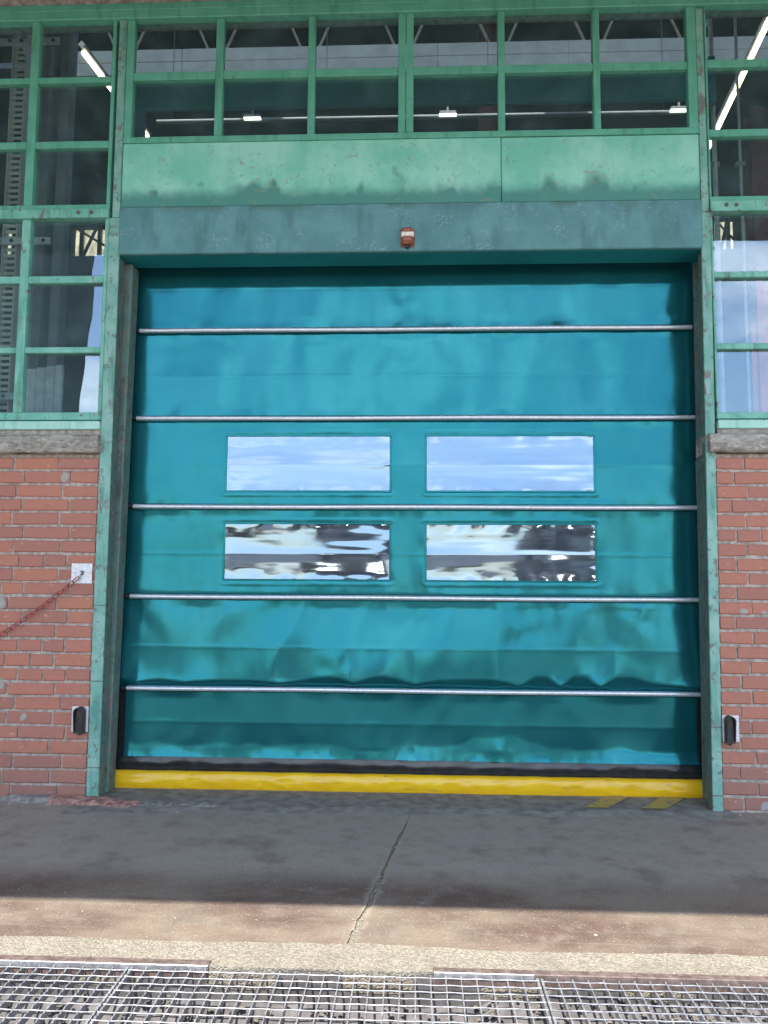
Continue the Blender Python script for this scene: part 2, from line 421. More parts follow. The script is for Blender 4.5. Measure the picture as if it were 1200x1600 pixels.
M['greybox'] = simple('grey_painted_steel', (.30, .32, .33), .6, 0, 6, .2)
M['board'] = simple('pale_grey_board', (.74, .76, .78), .7, 0, 12, .15)
M['cream'] = simple('cream_corrugated_sheet', (.45, .36, .22), .7, 0, 6, .3)
M['wall_up'] = simple('rendered_wall', (.34, .20, .16), .9, 0, 5, .25)
M['amber'] = simple('amber_lens', (.27, .085, .045), .3, 0, 60, .25)
M['white_band'] = simple('pale_reflector', (.75, .66, .58), .35, 0, 90, .2)
M['dark_bld'] = simple('dark_warehouse_cladding', (.055, .058, .062), .8, 0, 1.5, .25)
M['leaf'] = simple('dark_foliage', (.045, .07, .03), .7, 0, 2, .4)
M['bark'] = simple('bark', (.10, .075, .055), .9, 0, 12, .3)
M['truck'] = simple('dark_blue_truck_paint', (.03, .045, .09), .35, 0, 4, .2)
M['tyre'] = simple('tyre_rubber', (.02, .02, .02), .8, 0, 20, .2)

G = -0.015     # level of the ground at the wall
exec_order = None

# ================================================================== SETTING: ground
PIT_Y0, PIT_Y1, PIT_X0, PIT_X1 = -1.745, -2.50, -2.125, 1.625
mb = MB()                                     # the yard: one sheet with a hole for the drain and the apron
xs = [-260, -14, PIT_X0, PIT_X1, 14, 260]; ys = [-420, PIT_Y1, PIT_Y0, 0.30]
def quad(mb, x0, x1, y0, y1, z): mb.add([(x0, y0, z), (x1, y0, z), (x1, y1, z), (x0, y1, z)], [(0, 1, 2, 3)])
quad(mb, -260, 260, -420, PIT_Y1, G); quad(mb, -260, PIT_X0, PIT_Y1, PIT_Y0, G); quad(mb, PIT_X1, 260, PIT_Y1, PIT_Y0, G)
quad(mb, -260, -8, PIT_Y0, 60, G); quad(mb, 8, 260, PIT_Y0, 60, G); quad(mb, -8, 8, PIT_Y0, 60, G - 0.10); quad(mb, -260, 260, 60, 300, G)
tag(mb.build('yard_ground', M['yard']), kind='structure')

mb = MB(); quad(mb, -260, 260, -420, -8.5, G + .004); tag(mb.build('dark_mirrored_sheet', M['far_dark']), kind='structure')  # unseen dark sheet added to darken the ground mirrored in the vinyl
# two concrete apron slabs with an open, crumbled joint between them
def joint_x(y):                                # line of the joint (x as a function of y)
    return -0.045 + (y + 0.30) * 0.135
N = 90
def ragged(side):
    pts = []
    for i in range(N + 1):
        y = -1.745 + i * (0.30 + 1.745) / N
        w = 0.007 + 0.005 * float(perlin(y * 6 + 3 * side, 0.5, 3)) + 0.004 * float(perlin(y * 23 + 9 * side, 4.5, 4))
        w *= 1 + .9 * max(0, -y - .5)
        if y > -.36: w *= max(0.05, 1 - (y + .36) / .12) if y < -.24 else .05
        pts.append((joint_x(y) + side * max(.0012, w), y))
    return pts
for side, xe in ((-1, -8.0), (1, 8.0)):
    P = ragged(side); mb = MB(); n = len(P)
    vs = [(x, y, G) for x, y in P] + [(xe, y, G) for x, y in P] + [(x, y, G - 0.05) for x, y in P]
    fs = []
    for i in range(n - 1):
        q = (i, i + 1, i + 1 + n, i + n); fs.append(q if side < 0 else q[::-1])
        q = (i, i + 2 * n, i + 1 + 2 * n, i + 1); fs.append(q if side < 0 else q[::-1])
    mb.add(vs, fs)
    tag(mb.build('concrete_apron', M['apron']), kind='structure')
mb = MB()
for i in range(N):
    y0 = -1.745 + i * 2.045 / N; y1 = y0 + 2.045 / N
    mb.add([(joint_x(y0) - .03, y0, G - .006 - .004 * random.random()), (joint_x(y0) + .03, y0, G - .008),
            (joint_x(y1) + .03, y1, G - .008), (joint_x(y1) - .03, y1, G - .006)], [(0, 1, 2, 3)])
tag(mb.build('joint_filler', M['agg']), kind='structure')

# band of exposed aggregate along the drain, ragged inner edge, 5 mm proud
mb = MB(); n = 240; X = np.linspace(-8, 8, n)
E = -1.585 + .018 * perlin(X * 1.7, .3, 11) + .012 * perlin(X * 8, .7, 12) - .012 * np.clip(X, -2, 2) * .6
vs = [(X[i], PIT_Y0 + .002 * math.sin(i), G + .005) for i in range(n)] + [(X[i], E[i], G + .005) for i in range(n)] + [(X[i], E[i] + .012, G - .001) for i in range(n)] \
    + [(X[i], PIT_Y0 + .002 * math.sin(i), G - .06) for i in range(n)]
fs = []
for i in range(n - 1):
    fs += [(i, i + 1, i + 1 + n, i + n), (i + n, i + 1 + n, i + 1 + 2 * n, i + 2 * n), (i + 3 * n, i + 1 + 3 * n, i + 1, i)]
mb.add(vs, fs); tag(mb.build('aggregate_strip', M['agg']), kind='structure')

# drain pit under the grating
mb = MB(); z = G - .16
mb.add([(PIT_X0, PIT_Y0, z), (PIT_X1, PIT_Y0, z), (PIT_X1, PIT_Y1, z), (PIT_X0, PIT_Y1, z),
        (PIT_X0, PIT_Y0, G - .004), (PIT_X1, PIT_Y0, G - .004), (PIT_X1, PIT_Y1, G - .002), (PIT_X0, PIT_Y1, G - .002)],
       [(0, 3, 2, 1), (0, 1, 5, 4), (1, 2, 6, 5), (2, 3, 7, 6), (3, 0, 4, 7)])
tag(mb.build('drain_pit', M['dark_conc']), kind='structure')

# threshold: slightly raised broken concrete edge under the door, with worn hazard stripes
mb = MB(); n = 150; X = np.linspace(-1.80, 1.64, n)
E = -.10 - .05 * perlin(X * 2.1, 2.2, 21) - .02 * perlin(X * 9, 1.2, 22) - .10 * np.clip((-X - .9) / .9, 0, 1) + .03 * np.clip(X, 0, 2)
vs = [(X[i], .48, G + .012) for i in range(n)] + [(X[i], E[i] + .03, G + .010) for i in range(n)] + [(X[i], E[i] - .05, G - .003) for i in range(n)]
fs = []
for i in range(n - 1): fs += [(i + n, i + 1 + n, i + 1, i), (i + 2 * n, i + 1 + 2 * n, i + 1 + n, i + n)]
mb.add(vs, fs); tag(mb.build('door_threshold', M['thresh']), kind='structure')
for k, (x0, sk) in enumerate(((1.42, .24), (1.12, .24))):
    w = .13; mb = MB()
    mb.add([(x0 - sk, -.01 if x0 > 0 else .0, G + .016), (x0 - sk + w, -.01 if x0 > 0 else .0, G + .016), (x0 + w, .30, G + .016), (x0, .30, G + .016)], [(0, 1, 2, 3)])
    tag(mb.build('hazard_stripe', M['hazard']), kind='structure')

# ================================================================== SETTING: hall interior
mb = MB(); quad(mb, -8, 8, .30, 9.0, G + .004); tag(mb.build('hall_floor', M['hall_floor']), kind='structure')
mb = MB(); mb.box(-8, -7.8, .2, 9.2, G, 8.6); mb.box(7.8, 8, .2, 9.2, G, 8.6)
tag(mb.build('hall_side_wall', M['hall_dark']), kind='structure')
mb = MB(); mb.box(-8.2, 8.2, -.05, .6, 8.6, 8.75); mb.box(-8.2, 8.2, 3.2, 9.4, 8.6, 8.75)
for k in range(6): mb.box(-8.2 + k * 3.0, -7.8 + k * 3.0, .6, 3.2, 8.6, 8.75)  # roof left open between these bars; opening added to brighten the hall
tag(mb.build('hall_roof', M['hall_roof']), kind='structure')
# rear wall with clerestory openings
OP = [(-7.55, -6.75), (-6.28, -5.52), (5.22, 5.62), (5.72, 6.2)]; ZA, ZB = 7.02, 7.60
mb = MB(); mb.box(-7.8, 7.8, 9.0, 9.2, G, ZA); mb.box(-7.8, 7.8, 9.0, 9.2, ZB, 8.6)
px = -7.8
for a, b in OP + [(7.8, 7.8)]:
    if a > px: mb.box(px, a, 9.0, 9.2, ZA, ZB)
    px = b
tag(mb.build('hall_rear_wall', M['hall_dark']), kind='structure')

# ================================================================== FACADE
def lean(z): return (z - 1.55) * 0.0115          # the right-hand post is a little out of plumb
XL, XR = -3.40, 3.40                              # extent of the window bays that are built in full

# factory wall above the canopy and at the far sides
mb = MB(); mb.box(-8.2, 8.2, .0, .24, 4.60, 8.6); mb.box(-8.2, XL, 0, .24, G, 4.60); mb.box(XR, 8.2, 0, .24, G, 4.60)
tag(mb.build('factory_wall', M['wall_up']), 'rendered factory wall above the canopy and beyond the window bays', 'wall')

# ---- brick walls
brick_meshes = []
for k in range(10):
    mb = MB(); rr = random.Random(100 + k)
    mb.box(-.5, .5, 0, .10, -.033, .033, b=.006, jit=.0030, rnd=rr)
    m = mb.mesh('brick'); m.materials.append(M['brick']); brick_meshes.append(m)
def brick_wall(label, side):
    if side < 0: x0, x1, base = XL, -1.774, (-1.774, 0, G)
    else: x0, x1, base = 1.606, XR, (1.606, 0, G)
    w = thing('brick_wall', base, label, 'brick wall')
    mb = MB(); mb.box(x0 - .001, x1 + .001, .0065, .24, G - .05, 1.876); mb.build('mortar_bed', M['mortar'], w)
    rr = random.Random(5 + side)
    for i in range(24):
        zc = G + .006 + i * .0781 + .036
        edges = []
        if side < 0:
            j = (-1.925 if i % 2 == 0 else -1.99) + rr.uniform(-.018, .018); edges = [x1 - .002]
            while j > x0 + .05:
                edges.append(j)
                L = rr.choice((.262, .262, .268, .272, .258))
                if rr.random() < .10: edges.append(j - .128)
                j -= L
            edges.append(x0); edges = edges[::-1]
        else:
            xs0 = 1.606 + lean(zc) + .016
            j = (1.715 if i % 2 == 0 else 1.785) + lean(zc) * .5 + rr.uniform(-.014, .014); edges = [xs0]
            while j < x1 - .05:
                edges.append(j); 
                if rr.random() < .08: edges.append(j + .13)
                j += rr.choice((.262, .262, .268, .272, .258))
            edges.append(x1)
        for a, b in zip(edges[:-1], edges[1:]):
            g = rr.uniform(.0035, .0065); a2, b2 = a + g, b - g
            if b2 - a2 < .03: continue
            inst('brick', rr.choice(brick_meshes), w, ((a2 + b2) / 2, rr.uniform(-.003, .0022), zc + rr.uniform(-.0015, .0015)),
                 (rr.uniform(-.006, .006), rr.choice((0, 0, math.pi)) + rr.uniform(-.004, .004), rr.uniform(-.006, .006)), (b2 - a2, 1, rr.uniform(.98, 1.03)))
    return w
brick_wall('red brick wall left of the door with the chain and paint splashes', -1)
brick_wall('red brick wall right of the door below the window reflecting sky', 1)

# ---- weathered stone sills
def rough_slab(name, x0, x1, y0, y1, z0, z1, seed, label):
    nx = int((x1 - x0) / .012); prof = []
    nz = 9; ny = 4
    for j in range(ny): prof.append((y1 + (y0 - y1) * j / ny, z1))
    for j in range(nz): prof.append((y0, z1 + (z0 - z1) * j / nz))
    for j in range(ny + 1): prof.append((y0 + (y1 - y0) * j / ny, z0))
    P = np.array(prof); X = np.linspace(x0, x1, nx + 1); vs = []; m = len(prof)
    cy, cz = (y0 + y1) / 2, (z0 + z1) / 2
    for i, x in enumerate(X):
        for j, (y, z) in enumerate(prof):
            d = .010 * float(perlin(x * 7, z * 22 + y * 9, seed)) + .006 * float(perlin(x * 26, z * 60 + y * 30, seed + 1))
            fr = 1 if y < y1 - .01 else 0
            edge = min(1, min(abs(z - z0), abs(z - z1)) / .02)
            yy = y - d * fr + (.012 * (1 - edge) ** 2 if abs(y - y0) < 1e-6 else 0); zz = z + (d * .6 if abs(z - z0) < 1e-6 else -abs(d) * .35 if abs(z - z1) < 1e-6 else 0)
            vs.append((x + (.006 * float(perlin(z * 40, y * 20, seed + 2)) if i in (0, nx) else 0), yy, zz))
    fs = [(i * m + j, i * m + j + 1, (i + 1) * m + j + 1, (i + 1) * m + j) for i in range(nx) for j in range(m - 1)]
    fs.append(tuple(range(m))[::-1]); fs.append(tuple(nx * m + j for j in range(m)))
    mb = MB(); mb.add(vs, fs, True)
    for q in (-1, -2): mb.sm[q] = False
    return tag(mb.build(name, M['stone']), label, 'window sill')
rough_slab('stone_sill', XL, -1.766, -.055, .16, 1.878, 1.979, 31, 'flaking grey stone sill above the brick wall left of the door')
rough_slab('stone_sill', 1.580, XR, -.055, .16, 1.880, 1.980, 41, 'broken cornered grey stone sill above the brick wall right of the door')

# ---- posts of the door
def skew_box(mb, x0, x1, y0, y1, z0, z1, ln, b=.003):
    k = len(mb.v); mb.box(x0, x1, y0, y1, z0, z1, b)
    for i in range(k, len(mb.v)):
        x, y, z = mb.v[i]; mb.v[i] = (x + ln(z), y, z)
nol = lambda z: 0.0
leanl = lambda z: (z - 1.5) * .010
post = thing('door_post', (-1.74, 0, G), 'peeling green steel post left of the door beside the chain plate', 'door post', 'steel posts of the doorway')
mb = MB(); skew_box(mb, -1.772, -1.706, -.012, .0, G, 3.252, nol); skew_box(mb, -1.757, -1.711, -.012, .0, 3.254, 4.47, nol); mb.build('front_flange', M['column'], post)
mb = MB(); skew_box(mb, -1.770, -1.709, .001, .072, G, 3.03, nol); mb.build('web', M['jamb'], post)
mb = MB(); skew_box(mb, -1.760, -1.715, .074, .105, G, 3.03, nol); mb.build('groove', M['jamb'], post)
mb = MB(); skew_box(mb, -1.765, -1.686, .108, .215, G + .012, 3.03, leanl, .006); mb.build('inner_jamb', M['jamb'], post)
mb = MB(); skew_box(mb, -1.80, -1.692, .216, .226, G + .012, 3.02, leanl); mb.build('guide_lip', M['housing'], post)
for z in (.16, .62, 1.03):                       # welded splices
    mb = MB(); mb.box(-1.773, -1.705, -.0145, -.011, z, z + .004); mb.build('weld_seam', M['rust'], post)
post = thing('door_post', (1.59, 0, G), 'peeling green steel post right of the door beside the window reflecting sky', 'door post', 'steel posts of the doorway')
mb = MB(); skew_box(mb, 1.567, 1.619, -.012, .0, G, 3.24, lean); skew_box(mb, 1.591, 1.632, -.012, .0, 3.243, 4.46, nol); mb.build('front_flange', M['column'], post)
mb = MB(); skew_box(mb, 1.576, 1.618, .001, .072, G, 3.03, lean); mb.build('web', M['jamb'], post)
mb = MB(); skew_box(mb, 1.584, 1.618, .074, .105, G, 3.03, lean); mb.build('groove', M['jamb'], post)
mb = MB(); skew_box(mb, 1.594, 1.65, .108, .215, G + .012, 3.03, lean, .006); mb.build('inner_jamb', M['jamb'], post)
mb = MB(); skew_box(mb, 1.600, 1.68, .216, .226, G + .012, 3.02, lean); mb.build('guide_lip', M['housing'], post)
for z in (.07, .42):
    mb = MB(); mb.box(1.566 + lean(z), 1.620 + lean(z), -.0145, -.011, z, z + .004); mb.build('weld_seam', M['rust'], post)

# ---- lintel and cladding panels over the door
lt = thing('door_lintel', (0, 0, 3.03), 'blue grey painted lintel box over the roller door', 'lintel')
mb = MB(); mb.box(-1.709, 1.589, -.022, .010, 3.030, 3.312, .006); mb.build('face_plate', M['lintel'], lt)
mb = MB(); mb.box(-1.765, 1.665, .011, .190, 3.034, 3.050, .003); mb.build('soffit_plate', M['housing'], lt)
mb = MB(); mb.box(-1.765, 1.665, .165, .19, 3.0505, 3.70); mb.build('back_plate', M['hall_dark'], lt)
pan = thing('cladding_panel', (-.62, 0, 3.32), 'long pale green cladding panel over the door, left of the seam', 'cladding panel', 'green panels over the door')
mb = MB(); mb.box(-1.709, .4775, -.008, .012, 3.3135, 3.702, .004); mb.build('sheet', M['panel'], pan)
pan = thing('cladding_panel', (1.04, 0, 3.32), 'shorter pale green cladding panel with dark smudge, right of the seam', 'cladding panel', 'green panels over the door')
mb = MB(); mb.box(.4805, 1.589, -.0075, .012, 3.3135, 3.700, .004); mb.build('sheet', M['panel'], pan)

# ---- windows
def bar(mb, x0, x1, z0, z1, y0=-.012, y1=.034, b=.003): mb.box(x0, x1, y0, y1, z0, z1, b)
GLY = .020
def pane(parent, x0, x1, z0, z1, rr=random.Random(3)):
    t = rr.uniform(-.0012, .0012); u = rr.uniform(-.0012, .0012); mb = MB(); o = .006
    mb.box(x0 - o, x1 + o, GLY, GLY + .004, z0 - o, z1 + o)
    for i, (x, y, z) in enumerate(mb.v): mb.v[i] = (x, y + t * (1 if x > (x0 + x1) / 2 else -1) + u * (1 if z > (z0 + z1) / 2 else -1), z)
    return mb.build('pane', M['glass'], parent)

def side_window(label, stiles, hb_up, hb_lo, top, tr, bot, paintm, group):
    """stiles: list of (x0,x1) vertical bars in order; hb_*: horizontal bars (z0,z1)"""
    xa, xb = stiles[0][0], stiles[-1][1]
    w = thing('steel_window', ((xa + xb) / 2, 0, bot[0]), label, 'window', group)
    for k, (a, b) in enumerate(stiles):
        last = k == len(stiles) - 1 or k == 0
        mb = MB(); bar(mb, a, b, bot[1] + .0005, tr[0] - .0005); mb.build('glazing_bar', M['green_low'], w)
        mb = MB(); bar(mb, a, b, tr[1] + .0005, top[0] - .0005); mb.build('glazing_bar', M['green'], w)
    cols = [(stiles[i][1], stiles[i + 1][0]) for i in range(len(stiles) - 1)]
    for (a, b) in cols:
        for z0, z1 in hb_up: mb = MB(); bar(mb, a + .0005, b - .0005, z0, z1, -.010, .032); mb.build('glazing_bar', M['green'], w)
        for z0, z1 in hb_lo: mb = MB(); bar(mb, a + .0005, b - .0005, z0, z1, -.010, .032); mb.build('glazing_bar', M['green_low'], w)
    mb = MB(); bar(mb, xa, xb, *bot, -.016, .040); mb.build('bottom_rail', M['green_low'], w)
    mb = MB(); bar(mb, xa, xb, tr[0], tr[1] - .03, -.024, .045); t = mb.build('transom_rail', M['green_low'], w)
    mb = MB(); bar(mb, xa, xb, tr[1] - .0295, tr[1], -.012, .045); mb.build('transom_bead', M['green'], w)
    zs_up = [tr[1]] + [z for h in hb_up for z in h] + [top[0]]; zs_lo = [bot[1]] + [z for h in hb_lo for z in h] + [tr[0]]
    for a, b in cols:
        for zz in (zs_up, zs_lo):
            for i in range(0, len(zz), 2): pane(w, a, b, zz[i], zz[i + 1])
    # bolts on the transom rail next to the post
    xb_ = xb - .10 if xb < 0 else xa + .085
    for d in (0, .055 if xb > 0 else -.075):
        mb = MB(); mb.tube([(xb_ + d, -.031, (tr[0] + tr[1]) / 2 - .012), (xb_ + d, -.023, (tr[0] + tr[1]) / 2 - .012)], .011, 8); mb.build('bolt', M['rust'], t)
    # sill strip under it
    mb = MB(); mb.box(xa, xb + (.0 if xb > 0 else .0), -.030, .05, bot[0] - .056, bot[0] - .008, .004); mb.build('sill_strip', M['strip'], w)
    mb = MB(); mb.box(xa, xb, -.012, .06, bot[0] - .091, bot[0] - .057); mb.build('mortar_bed', M['mortar'], w)
    return w
side_window('green steel window with dark panes left of the door', [(-3.40, -3.283), (-2.783, -2.733), (-2.283, -2.233), (-1.7945, -1.7735)],
            [(3.680, 3.723), (4.084, 4.120)], [(2.457, 2.491), (2.868, 2.910)], (4.47, 4.5), (3.250, 3.335), (2.068, 2.112), 'green', 'side windows beside the door')
side_window('green steel window reflecting blue sky right of the door', [(1.637, 1.648), (2.11, 2.155), (2.62, 2.665), (3.13, 3.40)],
            [(3.683, 3.725), (4.096, 4.143)], [(2.456, 2.489), (2.863, 2.896)], (4.46, 4.5), (3.240, 3.330), (2.067, 2.102), 'green', 'side windows beside the door')

tw = thing('transom_window', (-.06, 0, 3.703), 'twelve pane green steel window across the top of the door', 'window')
VB = [(-1.7085, -1.664), (-1.177, -1.132), (-.633, -.592), (-.109, -.021), (.464, .504), (1.006, 1.045), (1.538, 1.5895)]
for k, (a, b) in enumerate(VB):
    if k == 3:
        for q in ((a, -.0665), (-.0635, b)): mb = MB(); bar(mb, q[0], q[1], 3.739, 4.464, -.014, .036); mb.build('centre_mullion', M['green'], tw)
    else: mb = MB(); bar(mb, a, b, 3.739, 4.464); mb.build('glazing_bar', M['green'], tw)
for i in range(6):
    a, b = VB[i][1], VB[i + 1][0]
    mb = MB(); bar(mb, a + .0005, b - .0005, 4.090, 4.138, -.010, .032); mb.build('glazing_bar', M['green'], tw)
    pane(tw, a, b, 3.739, 4.090); pane(tw, a, b, 4.138, 4.464)
mb = MB(); bar(mb, -1.7085, 1.5895, 3.7035, 3.7385, -.014, .04); mb.build('bottom_rail', M['green'], tw)
# upper stiles of the side windows next to the transom window
hb = thing('head_beam', (0, 0, 4.4645), 'green steel beam along the top of the windows under the canopy', 'beam')
mb = MB(); mb.box(XL, XR, -.030, .034, 4.4645, 4.5535, .004); mb.build('beam_web', M['green'], hb)
mb = MB(); mb.box(XL, XR, -.038, -.031, 4.512, 4.5535, .002); mb.build('upper_flange', M['green'], hb)
n = 700; X = np.linspace(XL, XR, n); wv = -.030 + .012 * np.sin(X * 2 * math.pi / .146); mb = MB()
mb.add([(X[i], wv[i], 4.554) for i in range(n)] + [(X[i], wv[i], 4.625) for i in range(n)] + [(X[i], .2, 4.554) for i in range(n)], [f for i in range(n - 1) for f in ((i, i + 1, i + 1 + n, i + n), (i + 2 * n, i + 1 + 2 * n, i + 1, i))], True)
mb.build('closure_strip', M['fibre'], hb)
bk = thing('beam_bracket', (-.05, -.05, 4.55), 'brown grey bracket plate at the top centre of the beam', 'bracket')
mb = MB(); mb.box(-.165, .068, -.075, -.043, 4.540, 4.594, .004); mb.build('plate', M['fibre'], bk)
mb = MB(); mb.box(-.072, -.044, -.095, -.0755, 4.553, 4.592, .003); mb.build('rib', M['canopy_steel'], bk)

# ---- canopy: corrugated sheets on purlins, its edge shades the wall
CE, CZ = -3.44, 4.60
cn_ = thing('entrance_canopy', (0, 0, CZ), 'grey brown corrugated canopy sheet projecting over the doorway', 'canopy')
n = 460; X = np.linspace(-9, 9, n); Zc = CZ + .006 + .018 * np.sin(X * 2 * math.pi / .146)
mb = MB(); vs = []
for y in (CE, -.0): vs += [(X[i], y, Zc[i] + .10 * (-y / 3.55)) for i in range(n)]
for y in (CE, -.0): vs += [(X[i], y, Zc[i] + .10 * (-y / 3.55) + .012) for i in range(n)]
fs = []
for i in range(n - 1): fs += [(i, i + 1, i + 1 + n, i + n), (i + 2 * n, i + 3 * n, i + 1 + 3 * n, i + 1 + 2 * n), (i, i + 2 * n, i + 1 + 2 * n, i + 1)]
mb.add(vs, fs, True); mb.build('corrugated_sheet', M['canopy'], cn_)
for y in (-.9, -1.8, -2.7, -3.5):
    z = CZ + .10 * (-y / 3.55)
    mb = MB(); mb.box(-9, 9, y - .03, y + .03, z + .040, z + .12); mb.build('purlin', M['canopy_steel'], cn_)
mb = MB(); mb.box(-9, 9, CE - .02, CE - .002, CZ + .06, CZ + .17); mb.build('shadow_edge_board', M['canopy_steel'], cn_)  # unseen board added to give the canopy's shadow a straight edge
for x in (-8.6, -5.2, 5.2, 8.6):
    mb = MB(); mb.tube([(x, -.02, 6.6), (x, -3.4, 4.83)], .03, 8); mb.build('tie_rod', M['canopy_steel'], cn_)

# ================================================================== ROLLER DOOR
YC = .262
door = thing('roller_door', (-.03, YC, G), 'teal fabric roller door with four clear windows and yellow bottom edge', 'roller door')
BZ = [2.665, 2.130, 1.604, 1.079, .554]
CR = {0: 2.94, 1: 2.389, 2: 1.856, 3: 1.331, 4: .791, 5: .365}
XW = [(-1.117, -.155), (.063, 1.028)]; WZ = {2: (1.704, 2.023), 3: (1.184, 1.503)}
PZ = [(2.665, 3.28), (2.130, 2.665), (1.604, 2.130), (1.079, 1.604), (.554, 1.079), (.168, .554)]
def height(i, X, Z):
    z0, z1 = PZ[i]; c = CR[i]; x, z = np.meshgrid(X, Z)
    up = z >= c
    L = np.where(up, z1 - c, c - z0); t = np.where(up, (z - c) / L, (z - z0) / L)
    amp = [.0006, .0007, .0010, .0005, .0012, .0014][i]
    h = amp * (2 * t - 1) ** 2
    e = np.minimum(np.abs(z - z0), np.abs(z1 - z))          # distance to the nearest bar
    lo = z - z0
    body = np.clip(e / .05, 0, 1)
    big = [.9, .9, .9, .9, 1.2, 1.2][i]
    h = h + big * .0040 * perlin(x * 2.3 + 9 * i, z * 1.6 + 5 * i, 50 + i) * body
    h = h + big * .0016 * perlin(x * 6.5 + 3 * i, z * 1.5, 60 + i) * body
    h = h + .0024 * perlin(x * 13 + 7 * i, z * 5, 70 + i) * np.exp(-e / .06)
    h = h + .0007 * perlin(x * 34 + 2 * i, z * 16, 80 + i) * np.exp(-e / .035)
    # sharp tension folds
    fd = perlin(x * 5.2 + .5 * perlin(x * 2, z * 3, 91) + 11 * i, z * .9, 90 + i)
    h = h + (.0042, .0042, .0016, .0016, .0030, .0018)[i] * fd * np.clip(e / .09, 0, 1)
    if i < 2: h = h - .0050 * np.sqrt(perlin(x * 3.0 + 5 * i, z * .9 + .3 * x, 99) ** 2 + .004) * np.clip(e / .06, 0, 1)
    if i in (2, 3): h = h - .0028 * np.sqrt(perlin(x * 2.6 + 5 * i, z * 1.6 - .5 * x, 99) ** 2 + .004) * np.clip(e / .05, 0, 1)
    if i in (4, 5): h = h + ((.009 if i == 4 else .008) * perlin(x * 1.7, z * 2.1 + i, 94) - .010 * np.sqrt(perlin(x * 2.1 + 3 * i, z * 1.3 - x * .5 + 7, 98) ** 2 + .004) + .0012 * perlin(x * 6.5 + 2 * perlin(x * 1.1, z * 2, 96), z * 1.6, 95)) * np.clip(e / .06, 0, 1)
    if i in (4, 5, 1):                                        # swags hanging between the points where the cloth is caught
        ph = x / (.46, .46, .46, .46, .40, .55)[i] + .35 * perlin(x * 1.3, z * 0 + i, 92); sw = np.abs(np.sin(math.pi * ph))
        h = h + (0, .0024, 0, 0, .0070, .0055)[i] * (1 - sw) ** 2 * np.exp(-lo / .10) + (0, .0016, 0, 0, .0040, .003)[i] * (1 - sw) ** 2 * np.exp(-(z1 - z) / .07)
    # slack cloth: leans out towards the lower bar and tucks back in scallops just above it
    def smin(a, b, k): q = np.clip(.5 + .5 * (b - a) / k, 0, 1); return b * (1 - q) + a * q - k * q * (1 - q)
    if i == 4:
        sc = np.abs(np.sin(math.pi * (x / .40 + 1.1 * perlin(x * 1.2, z * 0 + i, 92)))); sc = sc * np.clip(.75 + .6 * perlin(x * .9, z * 0 + 2.5, 86), .25, 1.2); back = 1.2 - .85 * np.clip(sc, 0, 1) ** .6
        h = h + smin((.078 + .02 * perlin(x * 1.4, z * 2, 87)) * (z1 - z), back * (z - z0), .006)
    if i == 3: h = h + smin(.030 * np.maximum(c - z, 0), .35 * (z - z0), .003)
    if i == 5:
        zt = z0 + .085 + .055 * perlin(x * 2.7, z * 0 + .5, 88) + .02 * perlin(x * 9, z * 0 + .5, 89)
        h = h + .075 * np.maximum(zt - z, 0)
    # a few star-shaped creases in the middle
    for (cx, cz, s, k) in ((-.07, 2.80, .16, 1.0), (-.05, 2.45, .12, .6), (1.5, 2.72, .14, 1.2), (-.02, .98, .16, 1.4), (-.45, .66, .2, 1.5), (-1.45, 2.50, .2, .8), (.62, .90, .2, 1.3), (1.25, .95, .18, 1.3)):
        d2 = ((x - cx) ** 2 + (z - cz) ** 2) / s ** 2; an = np.arctan2(z - cz, x - cx)
        h = h + k * .0010 * np.exp(-d2 * 1.6) * np.sin(an * 3 + cx * 9) * np.clip(d2 * 6, 0, 1)
    if i == 5: h = h + .004 * np.exp(-lo / .05) * (1 + .8 * perlin(x * 5, z * 3, 97))
    # outward crease in the middle of the panel
    h = h + .0008 * np.exp(-np.abs(z - c) / .006) * (.55 + .45 * np.clip(perlin(x * 1.8, z * 0 + i, 33) * 2 + .5, 0, 1))
    if i in WZ:                                               # puckered weld round the windows
        wz0, wz1 = WZ[i]
        for a, b in XW:
            dx_ = np.maximum(np.maximum(a - x, x - b), 0); dz_ = np.maximum(np.maximum(wz0 - z, z - wz1), 0); d = np.hypot(dx_, dz_)
            h = h + .0022 * np.exp(-d / .028) * perlin(x * 13 + 4 * i, z * 9, 101 + i) * (d > 0) + .0015 * (np.abs(d - .028) < .003) * (d > 0)
    return h
def axis(a, b, step, marks=()):
    pts = sorted([a, b] + [m for m in marks if a < m < b]); res = [pts[0]]
    for p, q in zip(pts[:-1], pts[1:]):
        n = max(1, int(round((q - p) / step))); res += [p + (q - p) * k / n for k in range(1, n + 1)]
    return np.array(res)
